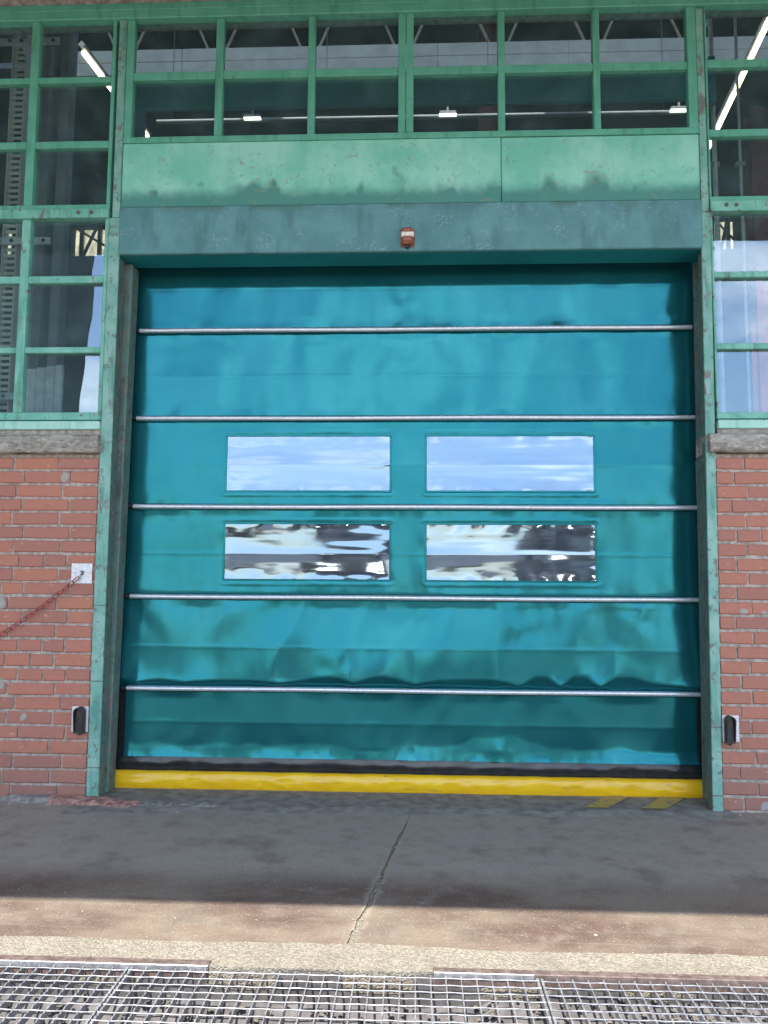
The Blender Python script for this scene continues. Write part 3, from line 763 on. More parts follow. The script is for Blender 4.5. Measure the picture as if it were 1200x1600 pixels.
for i, (z0, z1) in enumerate(PZ):
    xa, xb = (-1.735, 1.67) if i < 5 else (-1.672, 1.578)
    marks = [v for w in XW for v in w] if i in WZ else []
    zm = list(WZ[i]) if i in WZ else []
    X = axis(xa, xb, .011, marks); Z = axis(z0, z1, .0095, zm + [CR[i]])
    H = height(i, X, Z); keep = None
    if i in WZ:
        xm = (X[:-1] + X[1:]) / 2; zc = (Z[:-1] + Z[1:]) / 2; keep = np.ones((len(zc), len(xm)), bool)
        for a, b in XW: keep &= ~(((zc > WZ[i][0]) & (zc < WZ[i][1]))[:, None] & ((xm > a) & (xm < b))[None, :])
    mb = MB(); mb.grid(X, Z, YC - H - (.004 if i == 5 else 0), keep)
    p = mb.build('curtain_panel', M['curtain'], door)
    if i in WZ:
        for k, (a, b) in enumerate(XW):
            wz0, wz1 = WZ[i]; wx = axis(a, b, .006); wz = axis(wz0, wz1, .0035, [CR[i]]); x, z = np.meshgrid(wx, wz); c = CR[i]
            up = z >= c; L = np.where(up, wz1 - c, c - wz0); t = np.where(up, (z - c) / L, (z - wz0) / L)
            s = 7 * i + 31 * k
            h = (.0012 if i == 2 else .0014) * (2 * t - 1) ** 2
            h = h + (.0016 if i == 2 else .0019) * perlin(x * (1.5 if i == 2 else .9) + s, z * (5 if i == 2 else 7) + s, 120 + s) + .0005 * perlin(x * 2.6 + s, z * 15, 130 + s) + .00008 * perlin(x * 4 + s, z * 40, 131 + s)
            ed = np.minimum(np.minimum(x - a, b - x), np.minimum(z - wz0, wz1 - z))
            h = h + .0013 * perlin(x * 11 + s, z * 11, 140 + s) * np.exp(-ed / .032)
            h = h + .001
            mb = MB(); mb.grid(wx, wz, YC - h); q = mb.build('vinyl_window', M['vinyl'], p)
            # welded border strip
            hh = lambda xx, zz: YC - .0075
            mb = MB(); w_ = .011
            for (p0, p1, q0, q1) in ((a - w_, b + w_, wz1 + .001, wz1 + w_), (a - w_, b + w_, wz0 - w_, wz0 - .001)): mb.box(p0, p1, YC - .0068, YC - .0030, q0, q1, .0015)
            for (p0, p1) in ((a - w_, a - .001), (b + .001, b + w_)): mb.box(p0, p1, YC - .0064, YC - .0032, wz0, wz1, .0015)
            mb.build('weld_border', M['curtain'], p)
for k, z in enumerate(BZ):
    xa, xb = (-1.662, 1.606)
    mb = MB(); ln = [(xa + (xb - xa) * j / 16, YC - .024, z + .0015 * math.sin(j * .7 + k)) for j in range(17)]
    mb.tube(ln, .0135, 14); b = mb.build('stiffener_bar', M['alu'], door)
    for x in (xa, xb):
        s = -1 if x < 0 else 1; mb = MB(); mb.tube([(x + s * .001, YC - .024, ln[0][2]), (x + s * .030, YC - .024, ln[0][2])], .011, 10)
        mb.tube([(x + s * .030, YC - .024, ln[0][2]), (x + s * .036, YC - .024, ln[0][2])], .004, 8); mb.build('end_plug', M['black'], b)
    mb = MB(); mb.box(xa, xb, YC - .018, YC - .0045, z - .019, z + .019, .004); mb.build('bar_pocket', M['curtain'], b)
# black rubber apron behind and under the lowest panel
X = axis(-1.728, 1.66, .012); Z = axis(.06, .545, .010); x, z = np.meshgrid(X, Z)
H = .0025 * perlin(x * 3, z * 4, 150) + .004 * np.exp(-np.abs(z - .13) / .05) * (.5 + perlin(x * 6, z * 3, 151)) + .0016 * np.clip(1 - np.abs(perlin(x * 7, z * 9, 152)) * 3, 0, 1) * (z < .2)
H = H + .22 * np.clip(.170 - z, 0, .034 + .016 * perlin(x * 8, z * 0 + .5, 153)) - .10 * np.clip(.125 - z, 0, 1)
mb = MB(); mb.grid(X, Z, YC + .012 - H); mb.build('rubber_apron', M['black_sheet'], door)
# yellow padded bottom edge
n = 300; X = np.linspace(-1.720, 1.648, n); prof = []
m = 18
for j in range(m):
    a = math.pi * (.62 - 1.24 * j / (m - 1)); prof.append((math.cos(a), math.sin(a)))
mb = MB(); vs = []
for i in range(n):
    x = X[i]; sag = .004 * float(perlin(x * 1.5, .3, 160)); w1 = .004 * float(perlin(x * 6, 2.1, 161)); ends = min(1, (x + 1.72) / .05, (1.648 - x) / .05)
    for j, (c, s_) in enumerate(prof):
        pk = .0035 * float(perlin(x * 12, s_ * 2.5 + 7, 162)) + .003 * float(np.clip(1 - abs(float(perlin(x * 5 + s_, s_ * 1.4, 163))) * 3, 0, 1))
        r = (.026 + .008 * ends + w1) * (abs(c) ** .7 if c > 0 else -abs(c) ** .7)
        vs.append((x, YC - .012 - r - pk * max(0, c), .036 + sag * (s_ < 0) + .054 * s_ + .002 * float(perlin(x * 7, s_, 164)) * (s_ > .8)))
fs = [(i * m + j, i * m + j + 1, (i + 1) * m + j + 1, (i + 1) * m + j) for i in range(n - 1) for j in range(m - 1)]
mb.add(vs, fs, True); mb.add(vs[:m], [tuple(range(m))]); mb.add(vs[-m:], [tuple(range(m))[::-1]])
mb.build('bottom_pad', M['yellow'], door)

# ================================================================== SMALL THINGS ON THE FACADE
def photocell(x0, x1, xh0, xh1, z0, z1, label):
    t = thing('photocell', ((x0 + x1) / 2, 0, z0), label, 'sensor', 'door photocells')
    mb = MB(); mb.box(x0, x1, -.010, -.004, z0, z1, .0015); mb.build('mounting_plate', M['plate'], t)
    cx = (xh0 + xh1) / 2; r = (xh1 - xh0) / 2; zt = z1 - r + .001; zb = z0 - .005
    poly = [(xh0, zb), (xh1, zb), (xh1, zt)] + [(cx + r * math.cos(a), zt + r * math.sin(a)) for a in np.linspace(.2, math.pi - .2, 9)] + [(xh0, zt)]
    mb = MB(); mb.prism(poly, 'y', -.030, -.0105); h = mb.build('housing', M['black'], t)
    # projecting rain hood: an arch following the housing outline
    o = [(xh1 - .001, zb + .012), (xh1 - .001, zt)] + [(cx + (r - .001) * math.cos(a), zt + (r - .001) * math.sin(a)) for a in np.linspace(.2, math.pi - .2, 9)] + [(xh0 + .001, zt), (xh0 + .001, zb + .012)]
    i_ = [(cx + (p - cx) * .80, zt + (q - zt) * (.80 if q > zt else 1)) for p, q in o]
    mb = MB()
    for k in range(len(o) - 1):
        a, b, c, d = o[k], o[k + 1], i_[k + 1], i_[k]
        vs = [(a[0], -.052 if a[1] > zt - .03 else -.040, a[1]), (b[0], -.052 if b[1] > zt - .03 else -.040, b[1]), (c[0], -.052 if c[1] > zt - .03 else -.040, c[1]), (d[0], -.052 if d[1] > zt - .03 else -.040, d[1]),
              (a[0], -.0302, a[1]), (b[0], -.0302, b[1]), (c[0], -.0302, c[1]), (d[0], -.0302, d[1])]
        mb.add(vs, [(0, 1, 2, 3), (0, 4, 5, 1), (2, 6, 7, 3), (1, 5, 6, 2), (3, 7, 4, 0)])
    mb.build('rain_hood', M['black'], h)
    mb = MB(); mb.tube([(cx, -.0305, zt - .01), (cx, -.034, zt - .01)], r * .55, 14); mb.build('lens', simple_dark, h)
    for z in (z0 + .010, z1 - .012):
        mb = MB(); mb.tube([(x1 - .009, -.0105, z), (x1 - .009, -.013, z)], .004, 8); mb.build('screw', M['steel'], t)
    mb = MB(); mb.tube([(cx, -.02, zb + .002), (cx, -.02, zb - .010)], .008, 8); mb.build('cable_gland', M['black'], h)
simple_dark = simple('dark_lens', (.03, .012, .014), .1)
photocell(-1.869, -1.778, -1.846, -1.789, .349, .485, 'black hooded photocell on a metal plate left of the door')
photocell(1.612, 1.698, 1.619, 1.669, .347, .484, 'black hooded photocell on a metal plate right of the door')

wl = thing('warning_light', (-.05, -.022, 3.04), 'small amber warning light with white band on the lintel', 'warning light')
mb = MB(); mb.box(-.090, -.012, -.030, -.0225, 3.050, 3.156, .004); mb.build('back_plate', M['amber'], wl)
mb = MB(); mb.box(-.086, -.016, -.072, -.0305, 3.055, 3.152, .014); le = mb.build('amber_lens', M['amber'], wl)
mb = MB(); mb.box(-.0875, -.0145, -.0745, -.040, 3.092, 3.122, .006); mb.build('reflective_band', M['white_band'], le)
mb = MB(); mb.box(-.063, -.039, -.050, -.030, 3.042, 3.0545, .003); mb.tube([(-.051, -.040, 3.042), (-.051, -.040, 3.034)], .007, 8); mb.build('cable_gland', M['black'], wl)

cp = thing('chain_plate', (-1.848, -.004, 1.15), 'square metal plate with eye hook holding the red chain', 'wall plate')
mb = MB(); mb.box(-1.906, -1.790, -.009, -.004, 1.151, 1.262, .001); mb.build('plate', M['plate'], cp)
for x in (-1.889, -1.808):
    mb = MB(); mb.tube([(x, -.0095, 1.209), (x, -.0135, 1.209)], .0075, 10); mb.build('screw', M['steel'], cp)
mb = MB(); ring = [(-1.846 + .0 * math.cos(a) - .010 * (1 - math.cos(a)), -.022 - .012 * math.sin(a) * .6, 1.188 + .022 * math.cos(a)) for a in np.linspace(0, 2 * math.pi * .85, 18)]
mb.tube(ring, .0035, 8); mb.tube([(-1.846, -.0095, 1.210), (-1.846, -.024, 1.210)], .0055, 8); mb.build('eye_hook', M['steel'], cp)
mb = MB(); mb.tube([(-1.846, -.0092, 1.210), (-1.846, -.0110, 1.210)], .013, 12); mb.build('washer', M['rust'], cp)

# red chain: one mesh shared by all links
def link_mesh():
    mb = MB(); L, Wd, r = .0215, .0105, .0026; pts = []
    for a in np.linspace(-math.pi / 2, math.pi / 2, 7): pts.append((L - Wd + Wd * math.cos(a), Wd * math.sin(a), 0))
    for a in np.linspace(math.pi / 2, 3 * math.pi / 2, 7): pts.append((-(L - Wd) + Wd * math.cos(a), Wd * math.sin(a), 0))
    pts.append(pts[0]); mb.tube(pts, r, 6, caps=False); m = mb.mesh('link'); m.materials.append(M['chain']); return m
lm = link_mesh()
ch = thing('barrier_chain', (-1.86, -.03, 1.17), 'faded red chain sloping down across the left brick wall', 'chain')
A = Vector((-1.868, -.036, 1.172)); B = Vector((-3.0, -.040, .60))
def chain_pt(t):
    p = A.lerp(B, t); p.z -= .17 * 4 * t * (1 - t) * .62; return p
tt = 0; k = 0; pitch = .0355
while tt < .995:
    p = chain_pt(tt); d = (chain_pt(min(1, tt + .01)) - p)
    q = d.to_track_quat('X', 'Z').to_euler()
    o = inst('link', lm, ch, p + Vector((0, 0, 0)), (0, 0, 0))
    mrot = d.to_track_quat('X', 'Z').to_matrix() @ Matrix.Rotation(R(35 if k % 2 else 125) + random.uniform(-.15, .15), 3, 'X')
    o.rotation_euler = mrot.to_euler()
    tt += pitch / (d.length / .01) ; k += 1
cp2 = thing('chain_plate', (-3.0, -.004, .6), 'square metal plate at the far end of the red chain', 'wall plate')
mb = MB(); mb.box(-3.06, -2.945, -.009, -.004, .56, .67, .001); mb.build('plate', M['plate'], cp2)
mb = MB(); mb.tube([(-3.0, -.0095, .612), (-3.0, -.05, .605)], .006, 8); mb.build('eye_hook', M['steel'], cp2)

# ================================================================== DRAIN GRATING
def bearing_mesh(L):
    mb = MB(); w = .0019; n = int(L / .011); vs = []; fs = []
    for i in range(n + 1):
        y = -i * L / n; zt = 0.0 if i % 2 == 0 else -.0035
        vs += [(-w, y, zt), (w, y, zt), (-w, y, -.024), (w, y, -.024)]
    for i in range(n):
        a = 4 * i; b = a + 4; fs += [(a, a + 1, b + 1, b), (a + 1, a + 3, b + 3, b + 1), (a + 2, a, b, b + 2)]
    mb.add(vs, fs); m = mb.mesh('bearing_bar'); m.materials.append(M['galv']); return m
def cross_mesh(L, pitch):
    mb = MB(); n = int(round(L / pitch)) * 4; pts = []; rad = []
    for i in range(n + 1):
        x = i * L / n; ph = i % 4
        pts.append((x, 0, -.0035 + .0007 * math.cos(math.pi * i / 4))); rad.append(.0026 if ph == 0 else .0021)
    mb.tube(pts, rad, 6); m = mb.mesh('cross_bar'); m.materials.append(M['galv']); return m
GL = PIT_Y0 - PIT_Y1 - .02; GP = .0446; GW = 1.245
bm_, cm_ = bearing_mesh(GL), cross_mesh(GW, GP)
labels = ['left steel grating panel behind the left end of the bright frame angle', 'middle steel grating panel between the two panel joints', 'right steel grating panel with debris showing below']
labels = ['leftmost of the three steel drain grating panels', 'middle steel drain grating panel at the bottom centre', 'rightmost of the three steel drain grating panels']
for k in range(3):
    x0 = PIT_X0 + .0025 + k * 1.25
    g = thing('drain_grating', (x0, PIT_Y0, G), labels[k], 'grating', 'drain grating panels')
    nb = int(GW / GP)
    for i in range(nb + 1):
        x = x0 + .004 + i * (GW - .008) / nb
        inst('bearing_bar', bm_, g, (x, PIT_Y0 - .012, G + .002), (0, 0, random.uniform(-.0015, .0015)), (1.9 if i in (0, nb) else 1, 1, 1))
    nc = int(GL / .0385)
    for i in range(nc):
        inst('cross_bar', cm_, g, (x0, PIT_Y0 - .026 - i * .0385, G + .003 + random.uniform(-.0006, .0006)), (0, 0, random.uniform(-.0012, .0012)))
fr = thing('grating_frame', (-1.35, PIT_Y0, G), 'rusty steel frame angle with bright edge along the left drain edge', 'frame angle', 'drain frame angles')
mb = MB(); mb.box(PIT_X0, -.632, PIT_Y0 - .004, PIT_Y0 + .030, G - .03, G + .0095, .002); mb.build('angle_leg', M['rust'], fr)
mb = MB(); mb.box(PIT_X0, -.634, PIT_Y0 - .009, PIT_Y0 - .0045, G - .008, G + .0105, .0015); mb.build('polished_edge', M['galv'], fr)
fr = thing('grating_frame', (.85, PIT_Y0, G), 'rusty steel frame angle along the right drain edge', 'frame angle', 'drain frame angles')
mb = MB(); mb.box(.055, PIT_X1, PIT_Y0 - .004, PIT_Y0 + .026, G - .03, G + .0085, .002); mb.build('angle_leg', M['rust'], fr)
mb = MB(); mb.box(.058, .36, PIT_Y0 - .008, PIT_Y0 - .0045, G - .008, G + .0095, .0015); mb.build('polished_edge', M['galv'], fr)
# support bars and rubble under the grating
mb = MB(); rr = random.Random(9)
def stone(mb, x, y, z, r, rr, flat=.6):
    vs = []; n1 = 5
    vs.append((x, y, z + r * flat))
    for k in range(n1):
        a = 2 * math.pi * k / n1 + rr.random(); q = r * rr.uniform(.7, 1.15); vs.append((x + q * math.cos(a), y + q * math.sin(a), z + r * flat * rr.uniform(.1, .5)))
    vs.append((x, y, z - r * .2))
    fs = [(0, 1 + k, 1 + (k + 1) % n1) for k in range(n1)] + [(6, 1 + (k + 1) % n1, 1 + k) for k in range(n1)]
    mb.add(vs, fs)
for k in range(420):
    x = rr.uniform(-1.9, 1.6); y = PIT_Y0 - abs(rr.gauss(0, .10)) - .01
    if y < PIT_Y1 + .05: continue
    r = rr.uniform(.004, .014); zz = G - .13 + max(0, (.08 if x > .2 else .055) - (PIT_Y0 - y) * (.3 if x > .2 else .6))
    stone(mb, x, y, zz, r, rr)
tag(mb.build('pit_rubble', M['pit_stone']), 'loose pale rubble lying in the drain under the grating', 'rubble', kind='stuff')
# rubble bed (slope of silt in the pit)
mb = MB(); X = axis(PIT_X0, PIT_X1, .04); Yv = axis(PIT_Y1, PIT_Y0, .04); nx = len(X)
vs = [(X[i], Yv[j], G - .155 + .012 * float(perlin(X[i] * 9, Yv[j] * 9, 171)) + max(0, (.085 if X[i] > .2 else .06) - (PIT_Y0 - Yv[j]) * (.30 if X[i] > .2 else .6))) for j in range(len(Yv)) for i in range(nx)]
fs = [(j * nx + i, j * nx + i + 1, (j + 1) * nx + i + 1, (j + 1) * nx + i) for j in range(len(Yv) - 1) for i in range(nx - 1)]
mb.add(vs, fs, True); tag(mb.build('pit_silt', M['dark_conc']), kind='structure')
# grit and chips on the apron
mb = MB(); rr = random.Random(12)
for k in range(520):
    x = rr.uniform(-2.4, 2.2); y = rr.choice((rr.uniform(-1.73, -1.2), rr.uniform(-1.73, -.1), rr.uniform(-1.73, -1.58)))
    stone(mb, x, y, G + (.005 if y < -1.57 else .0005), rr.uniform(.0012, .0042) * (1.8 if rr.random() < .06 else 1), rr, .5)
for k in range(70):                              # crumbs along the joint
    y = rr.uniform(-1.6, -.35); stone(mb, joint_x(y) + rr.gauss(0, .014), y, G - .001, rr.uniform(.0015, .004), rr, .6)
for k in range(130):                              # brick crumbs at the foot of the left wall
    x = rr.uniform(-2.3, -1.2); stone(mb, x, -.02 - abs(rr.gauss(0, .09)), G, rr.uniform(.002, .010), rr, .6)
for k in range(60):
    x = rr.uniform(1.55, 2.2); stone(mb, x, -.02 - abs(rr.gauss(0, .06)), G, rr.uniform(.002, .008), rr, .6)
tag(mb.build('ground_grit', M['debris']), 'pale grit and chips scattered over the concrete', 'grit', kind='stuff')
# broken brick footing at the left corner of the door
ft = thing('broken_footing', (-1.75, -.08, G), 'crumbled pinkish brick footing at the left foot of the door', 'footing')
fm = simple('pink_broken_brick', (.34, .19, .155), .95, 0, 30, .4, .008, .2); fm2 = simple('grey_broken_mortar', (.23, .215, .195), .95, 0, 30, .35, .008, .2)
for k, (x, y, sx, sy, h, mm) in enumerate(((-2.06, -.02, .17, .05, .030, fm2), (-1.86, -.035, .13, .06, .034, fm), (-1.70, -.055, .12, .075, .028, fm), (-1.55, -.085, .13, .06, .020, fm), (-1.36, -.075, .15, .05, .016, fm2), (-1.16, -.06, .14, .045, .012, fm2))):
    n = 22; mb = MB(); vs = [(x, y, G + h)]
    for ring, (q, hh) in enumerate(((.55, 1.0), (.85, .75), (1.0, -.15))):
        for j in range(n):
            a = 2 * math.pi * j / n; rr_ = q * (1 + .28 * float(perlin(j * .9 + 20 * k, ring * .4, 181)))
            vs.append((x + sx * rr_ * math.cos(a), y + sy * rr_ * math.sin(a), G + h * hh + .006 * float(perlin(j * 1.7 + k * 3, ring + .5, 182)) * (hh > 0)))
    fs = [(0, 1 + j, 1 + (j + 1) % n) for j in range(n)]
    for r_ in range(2): fs += [(1 + r_ * n + j, 1 + (r_ + 1) * n + j, 1 + (r_ + 1) * n + (j + 1) % n, 1 + r_ * n + (j + 1) % n) for j in range(n)]
    mb.add(vs, fs); mb.build('broken_chunk', mm, ft)

# ================================================================== INSIDE THE HALL
t = thing('roller_housing', (0, .45, 4.2), 'dark teal roller housing seen through the panes above the door', 'housing')
mb = MB(); mb.box(-1.92, 1.86, .56, .60, 4.28, 4.50, .01); mb.build('casing', M['housing'], t)
mb = MB(); mb.box(-1.96, -1.921, .50, .9, 4.22, 4.53); mb.box(1.861, 1.90, .50, .9, 4.22, 4.53); mb.build('end_plate', M['housing'], t)
t = thing('inner_cladding', (0, 4.2, 7.1), 'grey sheet cladding band across the hall seen through the top panes', 'cladding')
for k in range(8):
    x0 = -4.26 + k * 1.5
    for z0, z1 in ((7.09, 7.245), (7.249, 7.405)):
        mb = MB(); mb.box(x0, x0 + 1.496, 4.2, 4.26, z0, z1, .004); mb.build('sheet', M['duct'], t)
t = thing('roof_truss', (0, 4.4, 7.5), 'pale lattice truss diagonals behind the top panes', 'truss')
k = 0; x = -7.4
while x < 7.4:
    for a, b in (((x, 8.5), (x + .46, 7.41)), ((x + .58, 7.41), (x + 1.04, 8.5))):
        mb = MB(); mb.tube([(a[0], 4.4, a[1]), (b[0], 4.4, b[1])], .017, 6); mb.build('diagonal', M['truss'], t)
    x += 1.12
mb = MB(); mb.box(-7.7, 7.7, 4.36, 4.44, 8.5, 8.58); mb.build('top_chord', M['truss'], t)
mb = MB(); mb.box(-7.7, 7.7, 4.37, 4.43, 7.33, 7.40); mb.build('bottom_chord', M['greybox'], t)
def strip_lamp(x, z, segs, label, tilt):
    t = thing('strip_light', (x, 2.5, z), label, 'strip light', 'fluorescent strip lights in the hall')
    zz = lambda y: z + (y - 2.3) * tilt
    a, b = segs[0][0] - .05, segs[-1][1] + .05; mb = MB(); mb.tube([(x, a, zz(a) + .05), (x, b, zz(b) + .05)], .035, 4); mb.build('trunking', M['greybox'], t)
    for a, b in segs: mb = MB(); mb.tube([(x, a, zz(a)), (x, b, zz(b))], .024, 8); mb.build('tube', M['lamp'], t)
strip_lamp(-3.05, 5.98, ((2.30, 2.72), (2.86, 3.12), (3.50, 3.95)), 'lit strip light behind the panes left of the door', .12)
strip_lamp(3.04, 6.0, ((2.1, 2.85), (2.9, 3.62)), 'lit strip light behind the panes right of the door', -.23)
t = thing('service_pipe', (0, 3.0, 5.75), 'thin horizontal pipe inside the hall behind the transom panes', 'pipe')
mb = MB(); mb.tube([(-2.6, 3.0, 5.74), (2.6, 3.0, 5.74)], .022, 8); mb.build('tube', M['greybox'], t)
for x in (-2.45, -.9, .7, 2.4):
    mb = MB(); mb.tube([(x, 3.0, 5.76), (x, 3.0, 8.6)], .003, 6); mb.build('hanger', M['black'], t)
for x, lab in ((-1.62, 'small lit lamp box on the pipe, left of the three'), (.30, 'small lit lamp box on the pipe, middle of the three'), (2.52, 'small lit lamp box on the pipe, right of the three')):
    t = thing('lamp_box', (x, 2.9, 5.68), lab, 'lamp', 'small lamps on the pipe')
    mb = MB(); mb.box(x - .085, x + .085, 2.90, 2.94, 5.70, 5.715, .002); mb.build('diffuser', M['led'], t)
    mb = MB(); mb.box(x - .08, x + .08, 2.895, 2.945, 5.716, 5.74, .004); mb.build('body', M['greybox'], t)
    mb = MB(); mb.tube([(x, 2.92, 5.75), (x, 2.92, 5.86)], .012, 6); mb.build('stem', M['greybox'], t)
# perforated cable tray and box post behind the left window
t = thing('cable_tray', (-2.40, .5, 0), 'perforated steel cable tray standing behind the left window', 'cable tray')
for s in (-1, 1):
    mb = MB(); mb.box(-2.63 + s * .045 - .004, -2.63 + s * .045 + .004, .48, .54, 1.6, 5.0); mb.build('side_rail', M['duct'], t)
pm = MB(); pm.box(-.041, .041, 0, .004, -.010, .010); pmesh = pm.mesh('rung'); pmesh.materials.append(M['duct'])
for k in range(84): inst('rung', pmesh, t, (-2.63, .50, 1.62 + k * .040))
for z, nm in ((4.68, 0), (3.315, 1), (2.30, 2)):
    mb = MB(); mb.box(-2.78, -2.35, .45, .47, z, z + .045, .003); b = mb.build('bracket', M['board'], t)
    for x in (-2.68, -2.60, -2.39): mb = MB(); mb.tube([(x, .449, z + .022), (x, .444, z + .022)], .012, 8); mb.build('bolt', M['black'], b)
t = thing('box_post', (-2.2, .8, 0), 'grey box post standing inside behind the left window', 'post')
mb = MB(); mb.box(-2.68, -2.57, .80, .95, G, 8.5, .01); mb.build('shaft', M['greybox'], t)
mb = MB(); mb.box(-2.54, -2.47, .86, .98, G, 8.5, .01); mb.build('side_channel', M['greybox'], t)
t = thing('board_stack', (-2.05, .3, 1.5), 'pale grey boards leaning upright behind the bottom left pane', 'boards')
for k, (a, b) in enumerate(((-2.38, -2.32), (-2.316, -2.26), (-2.255, -2.20), (-2.194, -2.148))):
    mb = MB(); mb.box(a, b, .30 - .006 * k, .33 - .006 * k, 1.2, 2.455 + .006 * k, .004); mb.build('board', M['board'], t)
# red column and conduits behind the right window
t = thing('red_column', (4.24, 5.1, 0), 'dark red steel column inside behind the right window', 'column', 'red steel columns')
mb = MB(); mb.box(4.12, 4.36, 5.0, 5.02, G, 7.05); mb.box(4.12, 4.36, 5.2, 5.22, G, 7.05); mb.build('flange', M['redcol'], t)
mb = MB(); mb.box(4.23, 4.25, 5.0205, 5.1995, G, 7.05); mb.build('web', M['redcol'], t)
t = thing('red_column', (.95, 5.2, 0), 'dark red steel hanger post deep inside behind the transom panes', 'column', 'red steel columns')
mb = MB(); mb.box(.80, 1.02, 5.2, 5.22, 6.3, 8.5); mb.box(.80, 1.02, 5.4, 5.42, 6.3, 8.5); mb.build('flange', M['redcol'], t)
mb = MB(); mb.box(.90, .92, 5.2205, 5.3995, 6.3, 8.5); mb.build('web', M['redcol'], t)
for x, r, lab in ((1.955, .016, 'thick pale conduit standing behind the right window'), (2.12, .010, 'thin pale conduit standing behind the right window')):
    t = thing('conduit', (x, .7, 0), lab, 'conduit', 'conduits behind the right window')
    mb = MB(); mb.tube([(x, .7, G), (x, .7, 6.5)], r, 8); mb.build('pipe', M['board'], t)
    mb = MB(); mb.box(x - .03, x + .03, .69, .73, 3.9, 3.93); mb.build('clip', M['greybox'], t)

# sunlit corrugated roof edge beyond the rear clerestory
t = thing('corrugated_annex', (0, 11.5, 8), 'cream corrugated sheeting in sunlight beyond the hall clerestory', 'annex')
n = 900; X = np.linspace(-12, 12, n); Yw = .05 * np.sin(X * 2 * math.pi / .30)
mb = MB(); vs = [(X[i], 11.5 + Yw[i], 7.62 + .04 * math.cos(X[i] * 2 * math.pi / .30)) for i in range(n)] + [(X[i] + .35, 12.3 + Yw[i], 9.9) for i in range(n)]
mb.add(vs, [(i, i + 1, i + 1 + n, i + n) for i in range(n - 1)], True); mb.build('corrugated_sheet', M['cream'], t)
mb = MB(); mb.box(-12, 12, 12.6, 12.8, G, 9.7); mb.build('rear_wall', M['hall_dark'], t)
# glazing bars of the clerestory openings
for k, (a, b) in enumerate(OP):
    t = thing('clerestory_window', ((a + b) / 2, 9.1, ZA), ['leftmost clerestory window in the rear wall of the hall', 'cream clerestory window behind the left window, nearest the door', 'cream clerestory window behind the right window, nearest the door', 'rightmost clerestory window in the rear wall of the hall'][k], 'window', 'clerestory windows')
    for x in (a + (b - a) * .22, a + (b - a) * .66): mb = MB(); mb.box(x - .035, x + .035, 9.06, 9.12, ZA, ZB); mb.build('bar', M['black'], t)
    mb = MB(); mb.tube([(a, 9.04, ZB), (b, 9.04, ZA + .12)], .022, 6); mb.tube([(a + (b - a) * .30, 9.03, ZA), (a + (b - a) * .62, 9.03, ZB)], .03, 6); mb.build('brace', M['black'], t)

# ================================================================== BEHIND THE CAMERA (seen mirrored in glass and vinyl)
t = thing('dark_warehouse', (-15, -13, G), 'dark warehouse across the yard mirrored in the left window panes', 'warehouse')
mb = MB(); mb.prism([(-24, -12), (-7.25, -12), (-16.5, -26), (-24, -26)], 'z', G, 10.5); mb.build('wall', M['dark_bld'], t)
mb = MB(); mb.prism([(-24.3, -11.8), (-7.25, -11.8), (-16.5, -26.3), (-24.3, -26.3)], 'z', 10.501, 10.8); mb.build('roof', M['dark_bld'], t)
for x in (-22, -18.5, -15, -11.5):
    mb = MB(); mb.box(x, x + 2.2, -11.99, -11.95, 4.5, 6.0); w = mb.build('window', M['black'], t)
    for q in (.7, 1.45): mb = MB(); mb.box(x + q, x + q + .06, -11.949, -11.92, 4.5, 6.0); mb.build('bar', M['greybox'], w)
mb = MB(); mb.box(-17, -13, -11.99, -11.93, G, 3.6); mb.build('door', M['greybox'], t)

def leaf_crown(rr, R_, H_, zc, n):
    mb = MB()
    lob = [(rr.uniform(-.6, .6) * R_, rr.uniform(-.6, .6) * R_, zc + rr.uniform(-.55, .5) * H_, rr.uniform(.35, .6)) for _ in range(9)]
    for k in range(n):
        cx, cy, cz, s = rr.choice(lob); v = Vector((rr.gauss(0, 1), rr.gauss(0, 1), rr.gauss(0, 1))).normalized() * (rr.random() ** .4)
        c = Vector((cx + v.x * R_ * s, cy + v.y * R_ * s, cz + v.z * H_ * s)); a = Vector((rr.gauss(0, 1), rr.gauss(0, 1), rr.gauss(0, 1))).normalized(); b = a.orthogonal().normalized()
        q = rr.uniform(.10, .24); mb.add([c + a * q, c + b * q * .6, c - a * q, c - b * q * .6], [(0, 1, 2, 3)])
    m = mb.mesh('crown'); m.materials.append(M['leaf']); return m
rr = random.Random(21)
crowns = [leaf_crown(rr, 2.6, 1.6, 2.6, 2600), leaf_crown(rr, 2.2, 1.9, 2.9, 2600), leaf_crown(rr, 3.0, 1.3, 2.2, 2600)]
mb = MB(); mb.tube([(0, 0, -.1), (.05, 0, 1.2), (0, .08, 2.6)], [.16, .12, .05], 8)
for a in (0, 2.1, 4.2): mb.tube([(.03, .02, 1.5), (1.0 * math.cos(a), 1.0 * math.sin(a), 2.7)], [.07, .02], 6)
trunk = mb.mesh('trunk'); trunk.materials.append(M['bark'])
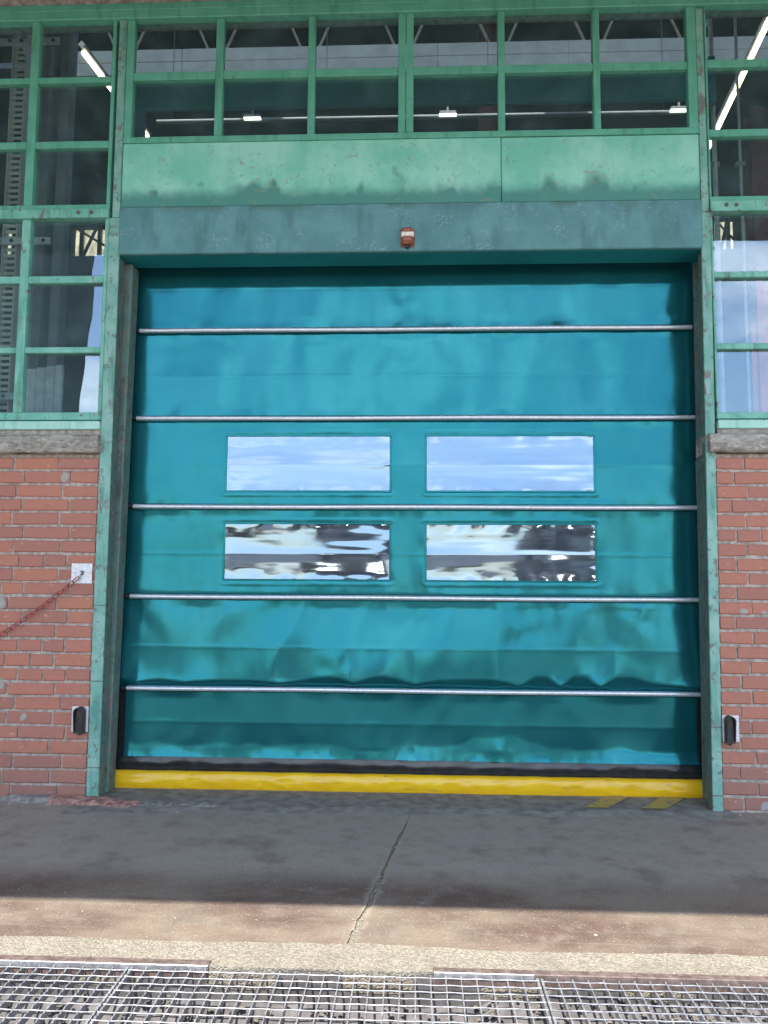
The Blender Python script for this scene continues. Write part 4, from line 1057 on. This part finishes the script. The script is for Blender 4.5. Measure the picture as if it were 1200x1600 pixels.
for k in range(16):
    x = -44 + k * 5.9 + rr.uniform(-1, 1); y = -62 + rr.uniform(-3, 3); s = rr.uniform(.75, 1.15)
    t = thing('yard_tree', (x, y, G), 'dark leafy tree in the row across the yard mirrored in the vinyl windows', 'tree', 'trees across the yard')
    inst('trunk', trunk, t, (x, y, G), (0, 0, k), (s, s, s)); inst('crown', crowns[k % 3], t, (x, y, G), (0, 0, k * 1.3), (s, s, s))

def truck(x, y, label):
    t = thing('parked_truck', (x, y, G), label, 'truck', 'trucks parked across the yard')
    def pt(nm, mat, par, *boxes, b=.03):
        m_ = MB()
        for q in boxes: m_.box(x + q[0], x + q[1], y + q[2], y + q[3], q[4], q[5], b)
        return m_.build(nm, mat, par)
    cab = pt('cab', M['truck'], t, (-1.15, 1.15, -2.0, 0, .75, 1.65), (-1.1, 1.1, -2.0, -.12, 1.64, 2.75), b=.10)
    pt('windscreen', M['glass'], cab, (-1.0, 1.0, -.13, -.09, 1.75, 2.5), b=.01)
    pt('grille', M['black'], cab, (-.6, .6, -.01, .03, .95, 1.5))
    pt('bumper', M['dark_bld'], t, (-1.2, 1.2, -.25, .12, .40, .74))
    pt('cargo_body', M['dark_bld'], t, (-1.22, 1.22, -8.0, -2.2, .95, 3.3))
    for s in (-1, 1):
        for dx_ in (.72, .98):
            m_ = MB(); m_.tube([(x + s * dx_, y - .02, 1.12), (x + s * dx_, y + .05, 1.12)], .10, 14); m_.build('headlight', M['headlight'], t)
        pt('mirror', M['black'], cab, (s * 1.32 - .1, s * 1.32 + .1, -.25, -.15, 1.8, 2.3))
        for yy in (-1.1, -6.2):
            m_ = MB(); m_.tube([(x + s * .85, y + yy, .5), (x + s * 1.15, y + yy, .5)], .5, 20); w = m_.build('wheel', M['tyre'], t)
            m_ = MB(); m_.tube([(x + s * 1.151, y + yy, .5), (x + s * 1.17, y + yy, .5)], .27, 16); m_.build('rim', M['greybox'], w)
truck(-2.1, -20, 'dark truck with lit headlights mirrored in the left vinyl windows')
truck(5.6, -21, 'dark truck with lit headlights mirrored in the lower right vinyl window')
